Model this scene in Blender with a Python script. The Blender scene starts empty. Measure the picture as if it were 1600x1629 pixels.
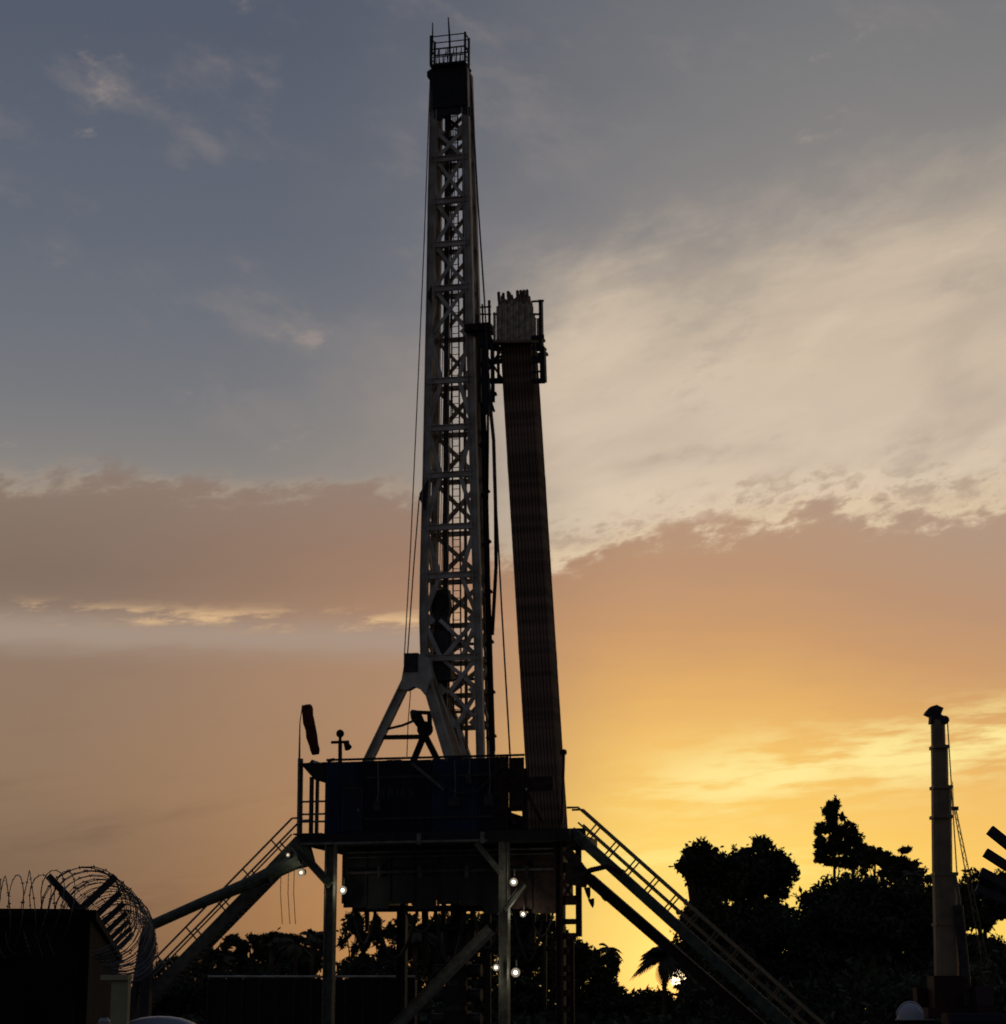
import bpy, bmesh, math, random
from mathutils import Vector, Matrix
R = math.radians
random.seed(7)
S = bpy.context.scene
COL = S.collection

# ------------------------------------------------------------------ camera
CAM_H, FPX, PITCH = 1.6, 3500.0, math.atan(0.2316)
cam_data = bpy.data.cameras.new('camera')
cam = bpy.data.objects.new('camera', cam_data)
COL.objects.link(cam)
cam.location = (0, 0, CAM_H)
cam.rotation_euler = (R(90) + PITCH, 0, 0)
cam_data.sensor_fit = 'HORIZONTAL'
cam_data.sensor_width = 36
cam_data.lens = 36 * FPX / 1600
cam_data.clip_start = 0.1
cam_data.clip_end = 6000
cam_data.dof.use_dof = True
cam_data.dof.focus_distance = 12.0       # a phone focused a little short of the rig
cam_data.dof.aperture_fstop = 11.0
S.camera = cam
S.view_settings.view_transform = 'Standard'
S.view_settings.look = 'None'
S.view_settings.gamma = 1
S.view_settings.exposure = 0
S.view_settings.use_curve_mapping = False
S.cycles.max_bounces = 5
S.cycles.transparent_max_bounces = 4

# ------------------------------------------------------------------ sky and sun
def lin(c):
    c = c / 255
    return c / 12.92 if c <= 0.04045 else ((c + 0.055) / 1.055) ** 2.4
def rgb(r, g, b): return (lin(r), lin(g), lin(b), 1)

SUN_AZ, SUN_EL = 4.5, 1.1            # degrees: right of the view axis, above the horizon
world = bpy.data.worlds.new('World')
S.world = world
world.use_nodes = True
NT = world.node_tree
NT.nodes.clear()
class V:                              # a float socket with arithmetic
    def __init__(s, sock): s.s = sock
    def _m(s, op, *a, clamp=False):
        n = NT.nodes.new('ShaderNodeMath'); n.operation = op; n.use_clamp = clamp
        for i, x in enumerate((s,) + a):
            if isinstance(x, V): NT.links.new(x.s, n.inputs[i])
            else: n.inputs[i].default_value = x
        return V(n.outputs[0])
    def __add__(s, o): return s._m('ADD', o)
    __radd__ = __add__
    def __sub__(s, o): return s._m('SUBTRACT', o)
    def __rsub__(s, o): return s._m('MULTIPLY', -1.0) + o
    def __mul__(s, o): return s._m('MULTIPLY', o)
    __rmul__ = __mul__
    def exp(s): return s._m('EXPONENT')
def step(x, a, b):                    # smooth 0..1 while x goes a..b
    n = NT.nodes.new('ShaderNodeMapRange'); n.interpolation_type = 'SMOOTHSTEP'
    NT.links.new(x.s, n.inputs[0])
    if a < b: n.inputs[1].default_value, n.inputs[2].default_value, n.inputs[3].default_value, n.inputs[4].default_value = a, b, 0, 1
    else:     n.inputs[1].default_value, n.inputs[2].default_value, n.inputs[3].default_value, n.inputs[4].default_value = b, a, 1, 0
    return V(n.outputs[0])
def bump(x, c, w):                    # gaussian hump
    d = (x - c) * (1.0 / w)
    return (d * d * -1.0).exp()
tc = NT.nodes.new('ShaderNodeTexCoord')
sep = NT.nodes.new('ShaderNodeSeparateXYZ')
NT.links.new(tc.outputs['Generated'], sep.inputs[0])
dx, dy, dz = (V(sep.outputs[i]) for i in range(3))
u = dx._m('ARCTAN2', dy) * (180 / math.pi)            # azimuth, degrees right of +Y
v = dz._m('ARCSINE') * (180 / math.pi)                # elevation, degrees
def noise(sx, sy, sz, scale, detail=5, rough=0.55, tilt=0.0, seed=0.0, dist=0.0):
    """centred fractal noise of the view direction; tilt shears the streaks"""
    c = NT.nodes.new('ShaderNodeCombineXYZ')
    for i, x in enumerate((dx * sx + seed, dy * sy, (dz + dx * tilt) * sz)): NT.links.new(x.s, c.inputs[i])
    n = NT.nodes.new('ShaderNodeTexNoise')
    n.inputs['Scale'].default_value = scale; n.inputs['Detail'].default_value = detail
    n.inputs['Roughness'].default_value = rough; n.inputs['Distortion'].default_value = dist
    NT.links.new(c.outputs[0], n.inputs['Vector'])
    return V(n.outputs['Fac']) - 0.5
def ramp(x, lo, hi, stops):           # colour ramp over x = lo..hi
    f = step_lin(x, lo, hi)
    n = NT.nodes.new('ShaderNodeValToRGB'); cr = n.color_ramp
    cr.interpolation = 'EASE' if len(stops) < 3 else 'B_SPLINE' if False else 'LINEAR'
    while len(cr.elements) < len(stops): cr.elements.new(0.5)
    for e, (p, c) in zip(cr.elements, stops):
        e.position = (p - lo) / (hi - lo); e.color = rgb(*c)
    NT.links.new(f.s, n.inputs[0])
    return n.outputs[0]
def step_lin(x, a, b):
    n = NT.nodes.new('ShaderNodeMapRange'); NT.links.new(x.s, n.inputs[0])
    n.inputs[1].default_value, n.inputs[2].default_value = a, b
    return V(n.outputs[0])
def mix(a, b, f, mode='MIX'):
    n = NT.nodes.new('ShaderNodeMix'); n.data_type = 'RGBA'; n.blend_type = mode
    for sock, x in ((n.inputs[6], a), (n.inputs[7], b)):
        if isinstance(x, tuple): sock.default_value = x
        else: NT.links.new(x, sock)
    if isinstance(f, V): NT.links.new(f.s, n.inputs[0])
    else: n.inputs[0].default_value = f
    return n.outputs[2]

n_big = noise(1, 1, 2.2, 7, 5, 0.6, seed=3.1)
n_mid = noise(1, 1, 2.0, 22, 7, 0.62, tilt=-0.25, seed=1.7)
n_fine = noise(1, 1, 2.2, 60, 6, 0.62, tilt=-0.2, seed=5.0)
n_str = noise(1, 1, 5.5, 9, 7, 0.6, tilt=-0.16, seed=8.3)
n_diag = noise(1, 1, 3.6, 13, 7, 0.62, tilt=-0.42, seed=11.0, dist=0.4)
n_str2 = noise(1, 1, 6.5, 26, 6, 0.6, tilt=-0.05, seed=2.2)

nish = NT.nodes.new('ShaderNodeTexSky')
nish.sky_type = 'NISHITA'; nish.sun_disc = False
nish.sun_elevation = R(SUN_EL); nish.sun_rotation = R(SUN_AZ)
nish.air_density = 1.3; nish.dust_density = 2.5; nish.ozone_density = 2.0

# 1 upper air: slate blue, warmer and paler towards the horizon and the sun
left = ramp(v, 0, 90, [(0, (190, 160, 130)), (12.5, (150, 140, 131)), (14.3, (132, 129, 127)), (16, (117, 119, 124)), (18, (107, 112, 121)),
                       (20, (99, 105, 117)), (25, (85, 92, 107)), (34, (74, 82, 100)), (60, (62, 72, 94)), (90, (58, 68, 92))])
right = ramp(v, 0, 90, [(0, (250, 215, 150)), (12, (214, 194, 166)), (18, (160, 150, 140)), (20.5, (147, 141, 136)),
                        (23, (131, 129, 128)), (26, (117, 118, 121)), (34, (80, 88, 103)), (60, (62, 72, 94)), (90, (58, 68, 92))])
sky = mix(left, right, step(u + n_big * 8.0, -7, 11))
# 2 faint small puffs in the clear part
n_puff = noise(1, 1, 1.7, 16, 6, 0.58, tilt=0.3, seed=21.0)
veil = step(n_puff + n_big * 0.4, 0.02, 0.28) * step(v, 12, 15) * step(v, 60, 28)
sky = mix(sky, rgb(142, 134, 131), veil * 0.5)
puff = step(n_mid + n_puff * 0.5, 0.15, 0.36) * step(v, 13, 15) * step(v, 50, 26)
sky = mix(sky, rgb(178, 160, 148), puff * 0.6)
# 3 cream cloud sheet climbing to the right
edge = v - u * 0.21 + n_mid * 4.0 + n_big * 2.2
sheet = step(edge + n_diag * 2.0, 20.4, 16.6) * step(u + n_big * 5.0, -1.6, 3.0) * step(u, 60, 25)
cream = ramp(v + n_str * 5.0 + n_mid * 2.0, 10, 24, [(10, (246, 226, 196)), (13, (243, 222, 194)), (15, (226, 206, 184)),
                                       (17, (222, 203, 178)), (18.5, (208, 190, 168)), (20.5, (184, 170, 154)), (24, (150, 143, 136))])
sky = mix(sky, cream, sheet * 0.92)
n_soft = noise(1, 1, 2.6, 8, 6, 0.5, tilt=-0.3, seed=31.0, dist=0.6)
sky = mix(sky, rgb(178, 166, 150), step(n_soft + n_diag * 0.35, -0.06, 0.22) * sheet * 0.6)
sky = mix(sky, rgb(246, 228, 200), step(n_diag * 0.6 - n_soft * 0.6, 0.04, 0.3) * sheet * 0.5)
sky = mix(sky, rgb(170, 158, 146), step(n_mid + n_fine * 0.4 + n_soft * 0.5, 0.04, 0.24) * sheet * 0.5)
glowl = step(edge, 20.5, 12.5) * step(u, -9, 0) * step(u, 60, 25)
sky = mix(sky, rgb(178, 160, 142), glowl * 0.35)
# 4 low stratus with a lumpy upper edge
low_edge = v + (n_fine * 0.8 + n_mid * 2.0 + n_big * 1.6 + n_str2 * 0.7) - step(u, 0.0, 9.0) * 1.15 + step(u, -3.5, 0.5) * 1.7
low = step(low_edge + n_fine * 0.5, 14.1, 13.1)
llow = ramp(v + n_str2 * 0.8, 0, 14, [(0, (104, 84, 68)), (2.6, (116, 94, 76)), (4.4, (130, 107, 87)), (5.8, (144, 118, 95)),
                        (8.5, (145, 121, 102)), (10.0, (136, 115, 101)), (11.3, (128, 110, 97)), (13.5, (138, 120, 108))])
mlow = ramp(v + n_str2 * 0.6, 0, 14, [(0, (206, 148, 82)), (3, (194, 142, 90)), (6, (180, 137, 98)), (8.5, (176, 138, 107)),
                        (10.2, (176, 136, 106)), (12, (160, 126, 104)), (13.5, (150, 128, 114))])
rlow = ramp(v + n_str2 * 0.9 + step(u, 6, 14) * 1.5, 0, 14, [(0, (255, 206, 84)), (1.6, (255, 216, 98)), (3.8, (255, 214, 104)), (5.2, (250, 202, 102)),
                        (6.8, (242, 192, 106)), (8.4, (224, 172, 104)), (10, (202, 154, 108)), (11.6, (186, 147, 116)), (13.5, (178, 150, 128))])
lo = mix(mix(llow, mlow, step(u + n_big * 3.0, -13, 1)), rlow, step(u + n_big * 3.0, -1.8, 4.6))
# yellow lit streaks low on the right
wedge = bump(v - u * 0.13 + n_mid * 1.2, 5.3, 0.95) * step(n_str2 + n_str * 0.8, -0.14, 0.14) * step(u, 1.5, 6) * step(u, 40, 20)
lo = mix(lo, rgb(255, 236, 156), wedge * 0.95)
wedge2 = bump(v + n_mid * 0.7, 4.0, 0.42) * step(n_str2, -0.12, 0.12) * step(u, 0, 4) * step(u, 12, 7)
lo = mix(lo, rgb(255, 238, 140), wedge2 * 0.8)
# soft dark and light layering
lo = mix(lo, rgb(96, 78, 66), step(n_str, 0.02, 0.3) * step(u, 2, -6) * step(v, 9.0, 3.0) * 0.5)
sky = mix(sky, lo, low)
# bright torn rim of the stratus on the sunward side
rim = bump(low_edge + n_fine * 0.8, 13.6, 0.3) * step(n_mid * 0.7 + n_fine, -0.16, 0.16) * (step(u, -1.0, 2.0) * 0.85 + 0.15)
sky = mix(sky, rgb(250, 228, 190), rim * 0.75)
under = step(low_edge + n_mid * 1.5 + n_fine, 14.9, 14.3) * (1.0 - low) * step(n_fine + n_mid, -0.05, 0.12) * step(u, -1, 2)
sky = mix(sky, rgb(176, 152, 130), under * 0.65)
# 5 clear slit with lit edge on the left
slit_v = v - u * 0.0 + n_str2 * 0.5 + n_mid * 0.35
slit = bump(slit_v, 9.7, 0.5) * step(u, 0.5, -1.5) * step(u, -70, -40)
sky = mix(sky, rgb(168, 149, 134), slit * 0.85)
lit = bump(slit_v, 10.25, 0.24) * step(n_str2 * 0.8 + n_mid * 0.8, -0.06, 0.12) * step(u, 0.5, -2.0) * step(u, -70, -40)
sky = mix(sky, rgb(226, 188, 142), lit * 0.85)
# 6 the dusk side behind the viewer
au = u._m('ABSOLUTE')
dusk = ramp(v, 0, 90, [(0, (70, 66, 70)), (10, (74, 72, 80)), (30, (66, 72, 90)), (90, (58, 68, 92))])
sky = mix(sky, dusk, step(au, 22, 100))
# 7 glow about the sun, and its disc
sdir = Vector((math.sin(R(SUN_AZ)) * math.cos(R(SUN_EL)), math.cos(R(SUN_AZ)) * math.cos(R(SUN_EL)), math.sin(R(SUN_EL))))
ang = (dx * sdir.x + dy * sdir.y + dz * sdir.z)._m('MINIMUM', 1.0)._m('ARCCOSINE') * (180 / math.pi)
sky = mix(sky, (1.0, 0.74, 0.22, 1), bump(ang, 0, 4.2) * 0.55)
sky = mix(sky, (1.8, 0.92, 0.22, 1), bump(ang, 0, 1.35) * 0.95)
sky = mix(sky, (4.0, 3.0, 1.7, 1), step(ang, 0.30, 0.22))
bgc = NT.nodes.new('ShaderNodeBackground'); NT.links.new(sky, bgc.inputs[0]); bgc.inputs[1].default_value = 1.08
bgn = NT.nodes.new('ShaderNodeBackground'); NT.links.new(nish.outputs[0], bgn.inputs[0]); bgn.inputs[1].default_value = 0.06
mx = NT.nodes.new('ShaderNodeMixShader')
mx.inputs[0].default_value = 0.9     # cloud and haze cover over the clear air
NT.links.new(bgn.outputs[0], mx.inputs[1]); NT.links.new(bgc.outputs[0], mx.inputs[2])
wo = NT.nodes.new('ShaderNodeOutputWorld'); NT.links.new(mx.outputs[0], wo.inputs[0])
world.cycles.sampling_method = 'MANUAL'
world.cycles.sample_map_resolution = 1024

sun_data = bpy.data.lights.new('sun', 'SUN')
sun_data.energy = 0.35; sun_data.angle = R(0.5); sun_data.color = (1.0, 0.62, 0.28)
sun = bpy.data.objects.new('sun', sun_data); COL.objects.link(sun)
sun.rotation_euler = sdir.to_track_quat('Z', 'Y').to_euler()

# ------------------------------------------------------------------ materials
MATS = {}
def mat(name, col, rough=0.7, metal=0.0, var=0.25, scale=3.0, emit=None, es=0.0, dirt=None):
    m = bpy.data.materials.new(name); m.use_nodes = True
    t = m.node_tree; b = t.nodes['Principled BSDF']
    b.inputs['Roughness'].default_value = rough; b.inputs['Metallic'].default_value = metal
    b.inputs['Specular IOR Level'].default_value = 0.06 if rough > .85 else 0.3
    c = t.nodes.new('ShaderNodeTexCoord'); n = t.nodes.new('ShaderNodeTexNoise')
    n.inputs['Scale'].default_value = scale; n.inputs['Detail'].default_value = 5
    t.links.new(c.outputs['Object'], n.inputs['Vector'])
    r = t.nodes.new('ShaderNodeValToRGB')
    d = dirt or tuple(x * (1 - var) for x in col)
    r.color_ramp.elements[0].color = (*d, 1); r.color_ramp.elements[1].color = (*[min(1, x * (1 + var)) for x in col], 1)
    r.color_ramp.elements[0].position = 0.38; r.color_ramp.elements[1].position = 0.62
    t.links.new(n.outputs['Fac'], r.inputs[0]); t.links.new(r.outputs[0], b.inputs['Base Color'])
    if emit:
        b.inputs['Emission Color'].default_value = (*emit, 1); b.inputs['Emission Strength'].default_value = es
    MATS[name] = m
    return m
mat('mast_paint', (0.50, 0.46, 0.37), 0.6, var=0.1, dirt=(0.36, 0.31, 0.23), scale=1.2)
mat('cream_paint', (0.56, 0.52, 0.40), 0.55, var=0.1, dirt=(0.41, 0.36, 0.27), scale=1.2)
mat('dark_steel', (0.035, 0.033, 0.032), 0.6, var=0.4)
mat('black_steel', (0.012, 0.012, 0.012), 0.6, var=0.3)
mat('navy_paint', (0.012, 0.024, 0.055), 0.5, var=0.35, scale=0.7)
mat('navy_deep', (0.008, 0.011, 0.02), 0.55, var=0.35, scale=0.7)
mat('column_paint', (0.105, 0.105, 0.078), 0.6, var=0.25)
mat('green_steel', (0.07, 0.08, 0.055), 0.6, var=0.3)
mat('rust_steel', (0.030, 0.015, 0.009), 0.75, var=0.4)
mat('pipe_steel', (0.21, 0.135, 0.08), 0.75, 0.0, var=0.3, scale=2)
mat('slat_tan', (0.42, 0.36, 0.22), 0.7, var=0.3, scale=4)
mat('cable', (0.06, 0.055, 0.05), 0.5, 0.5)
mat('rail_yellow', (0.20, 0.15, 0.07), 0.55, var=0.2)
mat('rail_grey', (0.16, 0.15, 0.12), 0.55)
mat('letter_paint', (0.05, 0.055, 0.055), 0.7)
mat('sock_cloth', (0.10, 0.03, 0.018), 0.9, var=0.25)
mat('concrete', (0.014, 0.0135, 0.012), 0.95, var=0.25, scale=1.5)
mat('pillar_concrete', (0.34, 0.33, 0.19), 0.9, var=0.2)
mat('wire', (0.13, 0.125, 0.115), 0.45, 0.6)
mat('foliage', (0.040, 0.050, 0.022), 0.8, var=0.45, scale=0.5)
mat('foliage_warm', (0.055, 0.050, 0.022), 0.8, var=0.45, scale=0.5)
mat('bark', (0.10, 0.072, 0.045), 0.95, var=0.35, scale=1.5)
mat('boom_paint', (0.21, 0.16, 0.09), 0.5, var=0.2, scale=1.2)
mat('crane_red', (0.028, 0.007, 0.005), 0.5, var=0.2)
mat('rubber', (0.015, 0.015, 0.015), 0.9)
mat('hat_white', (0.42, 0.42, 0.41), 0.4, var=0.06)
mat('skin', (0.16, 0.085, 0.055), 0.6, var=0.08)
mat('coverall', (0.03, 0.04, 0.10), 0.9, var=0.2)
mat('boot', (0.03, 0.02, 0.015), 0.7)
mat('hair', (0.01, 0.01, 0.01), 0.8)
mat('car_white', (0.30, 0.30, 0.29), 0.3, var=0.05)
mat('glass_dark', (0.006, 0.007, 0.008), 0.7, var=0.0)
mat('lamp_glow', (0.8, 0.8, 0.75), 0.4, emit=(1.0, 0.92, 0.74), es=1.7, var=0)
mat('lamp_warm', (0.8, 0.7, 0.6), 0.4, emit=(1.0, 0.72, 0.5), es=0.9, var=0)
mat('lamp_halo', (0.02, 0.02, 0.02), 0.95, emit=(1.0, 0.80, 0.55), es=0.22, var=0)  # faint emission that paints the soft halo round a lit lens
mat('tail_red', (0.3, 0.01, 0.01), 0.3)
mat('soil', (0.10, 0.065, 0.042), 0.95, var=0.35, scale=0.15)

# ------------------------------------------------------------------ geometry helpers
CAMP = Vector((0, 0, CAM_H))
FW = Vector((0, math.cos(PITCH), math.sin(PITCH))); UP = Vector((0, -math.sin(PITCH), math.cos(PITCH)))
def ray(px, py): return Vector((1, 0, 0)) * ((px - 800) / FPX) + FW + UP * ((814.5 - py) / FPX)
def P(px, py, Y):
    """the place at depth Y that the survey pixel (px, py) looks at"""
    d = ray(px, py); return CAMP + d * (Y / d.y)
RIG = Matrix.Translation((-1.9, 112, 0)) @ Matrix.Rotation(R(-14), 4, 'Z')
RIGI = RIG.inverted()
def L(px, py, ly):
    """the same, on the upright plane y = ly of the rig's own frame"""
    o = RIGI @ CAMP; d = RIGI.to_3x3() @ ray(px, py)
    return o + d * ((ly - o.y) / d.y)
def toz(p, q, z):
    """carry the line p-q on to height z"""
    d = q - p; return p + d * ((z - p.z) / d.z)
Z3 = Vector((0, 0, 1))
class MB:
    def __init__(s): s.v = []; s.f = []; s.smooth = False
    def _add(s, vs, fs):
        k = len(s.v); s.v += [Vector(x) for x in vs]; s.f += [tuple(i + k for i in f) for f in fs]; return s
    def frame(s, p, q, side=None):
        a = (Vector(q) - Vector(p)); a.normalize()
        ref = Vector(side) if side else (Vector((0, 1, 0)) if abs(a.y) < 0.9 else Vector((1, 0, 0)))
        x = a.cross(ref); x.normalize(); y = x.cross(a); return a, x, y
    def bar(s, p, q, w, d=None, side=None):          # w across, d along the side direction
        p, q = Vector(p), Vector(q); d = d or w; a, x, y = s.frame(p, q, side)
        c = [(-w/2, -d/2), (w/2, -d/2), (w/2, d/2), (-w/2, d/2)]
        vs = [p + x*i + y*j for i, j in c] + [q + x*i + y*j for i, j in c]
        return s._add(vs, [(0,1,5,4), (1,2,6,5), (2,3,7,6), (3,0,4,7), (3,2,1,0), (4,5,6,7)])
    def hbeam(s, p, q, w, d=None, side=None, t=0.03):  # two flanges and a web
        p, q = Vector(p), Vector(q); d = d or w; a, x, y = s.frame(p, q, side)
        for k in (-1, 1): s.bar(p + x*(k*(w-t)/2), q + x*(k*(w-t)/2), t, d, side)
        return s.bar(p, q, w - 2*t - 0.002, t, side)
    def box(s, lo, hi):
        x0, y0, z0 = lo; x1, y1, z1 = hi
        return s._add([(x0,y0,z0),(x1,y0,z0),(x1,y1,z0),(x0,y1,z0),(x0,y0,z1),(x1,y0,z1),(x1,y1,z1),(x0,y1,z1)],
                      [(0,1,5,4),(1,2,6,5),(2,3,7,6),(3,0,4,7),(3,2,1,0),(4,5,6,7)])
    def path(s, pts, rs, n=6, cap=True):
        pts = [Vector(p) for p in pts]
        if not hasattr(rs, '__len__'): rs = [rs] * len(pts)
        k0 = len(s.v); ref = None; m = len(pts)
        for i, p in enumerate(pts):
            a = (pts[min(i+1, m-1)] - pts[max(i-1, 0)])
            if a.length < 1e-9: a = Vector((0, 0, 1))
            a.normalize()
            if ref is None: ref = Vector((0, 1, 0)) if abs(a.y) < 0.9 else Vector((1, 0, 0))
            x = a.cross(ref); x.normalize(); y = a.cross(x); ref = x.cross(a)
            s.v += [p + (x*math.cos(2*math.pi*j/n) + y*math.sin(2*math.pi*j/n)) * rs[i] for j in range(n)]
        for i in range(m-1):
            for j in range(n):
                b = k0 + i*n; j2 = (j+1) % n
                s.f.append((b+j, b+j2, b+n+j2, b+n+j))
        if cap:
            s.f.append(tuple(k0 + j for j in reversed(range(n)))); s.f.append(tuple(k0 + (m-1)*n + j for j in range(n)))
        return s
    def tube(s, p, q, r, n=8): return s.path([p, q], r, n)
    def prism(s, poly, off):                           # a flat polygon given real thickness
        off = Vector(off); n = len(poly); poly = [Vector(p) for p in poly]
        return s._add(poly + [p + off for p in poly],
                      [tuple(reversed(range(n))), tuple(range(n, 2*n))] + [(i, (i+1) % n, n + (i+1) % n, n + i) for i in range(n)])
    def ball(s, c, r, n=10, sc=(1,1,1), half=False):
        c = Vector(c); m = n // 2; prof = []
        top = m if not half else m // 2
        rows = []
        k0 = len(s.v)
        for i in range(top + 1):
            th = math.pi * i / m
            for j in range(n):
                ph = 2*math.pi*j/n
                s.v.append(c + Vector((r*sc[0]*math.sin(th)*math.cos(ph), r*sc[1]*math.sin(th)*math.sin(ph), r*sc[2]*math.cos(th))))
        for i in range(top):
            for j in range(n):
                a = k0 + i*n + j; b = k0 + i*n + (j+1) % n
                s.f.append((a, a + n, b + n, b))
        return s
def link(name, mb, material, parent=None, org=Vector((0,0,0)), smooth=False):
    me = bpy.data.meshes.new(name)
    me.from_pydata([tuple(v - org) for v in mb.v], [], mb.f); me.update()
    if smooth: me.shade_smooth()
    me.materials.append(MATS[material])
    o = bpy.data.objects.new(name, me); COL.objects.link(o)
    if parent: o.parent = parent
    return o
def tag(o, label, cat, group=None, kind=None):
    if label: o['label'] = label
    if cat: o['category'] = cat
    if group: o['group'] = group
    if kind: o['kind'] = kind
    return o
class Thing:
    """an Empty at the thing's base; parts are given in the rig's frame (rig=True) or the world's"""
    def __init__(s, name, label, cat, org, rig=False, group=None):
        s.org = Vector(org); s.rig = rig
        s.o = bpy.data.objects.new(name, None); COL.objects.link(s.o)
        s.o.empty_display_size = 0.3
        if rig: s.o.matrix_world = RIG @ Matrix.Translation(s.org)
        else: s.o.location = s.org
        tag(s.o, label, cat, group)
    def part(s, name, mb, material, parent=None, smooth=False):
        return link(name, mb, material, parent or s.o, s.org, smooth)
    def again(s, src, shift, parent=None):           # the same mesh once more, moved
        c = src.copy(); c.location = src.location + Vector(shift); COL.objects.link(c)
        c.parent = parent or src.parent
        return c
def structure(name, mb, material, smooth=False):
    o = link(name, mb, material, None, Vector((0,0,0)), smooth); o['kind'] = 'structure'; return o

# ------------------------------------------------------------------ ground
g = MB(); g.v = [Vector((0, 0, 0))]; NR = [0, 15, 40, 90, 180, 400, 1200, 5000]
for r in NR[1:]:
    for j in range(48):
        a = 2*math.pi*j/48
        g.v.append(Vector((r*math.sin(a), r*math.cos(a) , 0.0)))
for j in range(48): g.f.append((0, 1 + (j+1) % 48, 1 + j))
for i in range(len(NR) - 2):
    for j in range(48):
        a = 1 + i*48; g.f.append((a + j, a + (j+1) % 48, a + 48 + (j+1) % 48, a + 48 + j))
structure('ground', g, 'soil')

# ------------------------------------------------------------------ rig: levels
FL = L(700, 1322, -4.5).z            # top of the drill floor
DB = L(700, 1340, -4.5).z            # underside of the deck edge
FRONT, BACK = -4.5, 8.5
XL, XR = L(478, 1330, FRONT).x, L(905, 1325, FRONT).x

# ---- substructure
sub = Thing('rig_substructure', 'dark steel substructure with slim columns carrying the drill floor', 'rig base', (0, 0, 0), True)
deck = MB().box((XL, FRONT, DB), (XR, 2.2, FL - 0.03)).box((XL, 2.201, DB), (XR - 2.6, BACK, FL - 0.03))
sub.part('deck', deck, 'black_steel')
edge = sub.part('deck_edge', MB().bar((XL, FRONT - 0.05, DB + 0.06), (L(775, 1335, FRONT).x, FRONT - 0.05, DB + 0.06), 0.10, 0.09), 'rail_grey')
for px in (667, 768):
    x = L(px, 1330, FRONT).x
    sub.part('bracket', MB().box((x - 0.09, FRONT - 0.16, DB - 0.08), (x + 0.09, FRONT - 0.002, FL - 0.1)), 'rail_grey')
zc = L(521, 1402, FRONT).z
for i, (px, w) in enumerate(((521, 0.50), (800, 0.46))):
    x = L(px, 1500, FRONT).x
    for ly in (FRONT + 0.3, BACK - 0.3):
        c = sub.part('column', MB().hbeam((x, ly, 0), (x, ly, DB), w, w, t=0.05), 'column_paint' if ly < 0 else 'dark_steel')
        sub.part('foot_plate', MB().box((x - 0.5, ly - 0.5, 0.004), (x + 0.5, ly + 0.5, 0.06)), 'dark_steel', c)
def brace(p, q, w, m, d=None): return sub.part('brace', MB().hbeam(p, q, w, d or w, t=0.03), m)
brace(L(466, 1342, FRONT), L(526, 1408, FRONT), 0.36, 'green_steel')
brace(L(757, 1340, FRONT + 0.1), L(797, 1388, FRONT + 0.1), 0.26, 'column_paint')
brace(L(834, 1406, FRONT + 0.1), L(802, 1448, FRONT + 0.1), 0.26, 'column_paint')
a, b = L(780, 1478, FRONT + 1.2), L(640, 1622, FRONT + 1.2)
brace(a, toz(a, b, 0.1), 0.55, 'column_paint', 0.3)
brace(L(655, 1214, -4.36), L(706, 1256, -4.36), 0.13, 'rail_grey')
for ly in (FRONT + 0.3, BACK - 0.3):
    x0, x1 = L(521, 1500, FRONT).x, L(800, 1500, FRONT).x
    sub.part('base_beam', MB().hbeam((x0 + 0.3, ly, 0.45), (x1 - 0.3, ly, 0.45), 0.7, 0.4, t=0.05), 'dark_steel')
xa, xb = L(546, 1400, -3).x, L(884, 1400, -3).x
zu = L(700, 1438, -3).z
n = 9
for i in range(n):                    # plated girder box hanging below the floor
    x0 = xa + (xb - xa) * i / n; x1 = xa + (xb - xa) * (i + 1) / n
    zz = zu + random.uniform(-0.28, 0.22) - (0.25 if i > 5 else 0)
    sub.part('underfloor_panel', MB().box((x0 + 0.02, -3.0, zz), (x1 - 0.02, -2.9, DB)), 'black_steel' if i < 7 else 'rust_steel')
    sub.part('stiffener', MB().box((x0 - 0.05, -3.08, zz + 0.2), (x0 + 0.05, -3.002, DB)), 'black_steel')
for ly in (1.5, 6.5): sub.part('girder', MB().hbeam((xa, ly, DB - 1.0), (xb - (.5 if ly < 5 else 2), ly, DB - 1.0), 2.0, 0.6, t=0.08), 'black_steel')
sub.part('side_plate', MB().box((xa - 0.12, -2.85, zu + 0.3), (xa - 0.02, 7, DB)), 'black_steel')
sub.part('side_plate', MB().box((xb + 0.02, -2.85, zu + 0.3), (xb + 0.12, .4, DB)), 'black_steel')

for px0, px1, dz, r, m in ((560, 600, 2.2, .07, 'cable'), (592, 668, 2.9, .09, 'black_steel'), (640, 700, 1.6, .06, 'cable'), (690, 742, 3.2, .1, 'black_steel'), (750, 800, 2.4, .08, 'cable'), (815, 868, 3.0, .09, 'black_steel'), (840, 884, 1.8, .06, 'cable')):
    p, q = L(px0, 1430, -1.5), L(px1, 1430, -1.5)
    sub.part('hanging_hose', MB().path([p + (q - p) * t + Vector((0, 0, -dz * 4 * t * (1 - t))) for t in [k / 10 for k in range(11)]], r, 6), m)
for px, y1, w in ((584, 1482, .18), (676, 1530, .3), (706, 1470, .2), (752, 1500, .24), (776, 1629, .3), (846, 1500, .35), (866, 1600, .22)):
    sub.part('hanger', MB().hbeam(L(px, 1436, -1.2), L(px, y1, -1.2), w, .2), 'black_steel')
sub.part('cross_pipe', MB().tube(L(655, 1478, -1.0), L(884, 1470, -1.0), .17, 10), 'black_steel')
sub.part('cross_pipe', MB().tube(L(760, 1512, -1.0), L(884, 1508, -1.0), .12, 10), 'black_steel')
sub.part('trolley_beam', MB().hbeam(L(560, 1446, -1.4), L(884, 1444, -1.4), .3, .3), 'black_steel')
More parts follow.
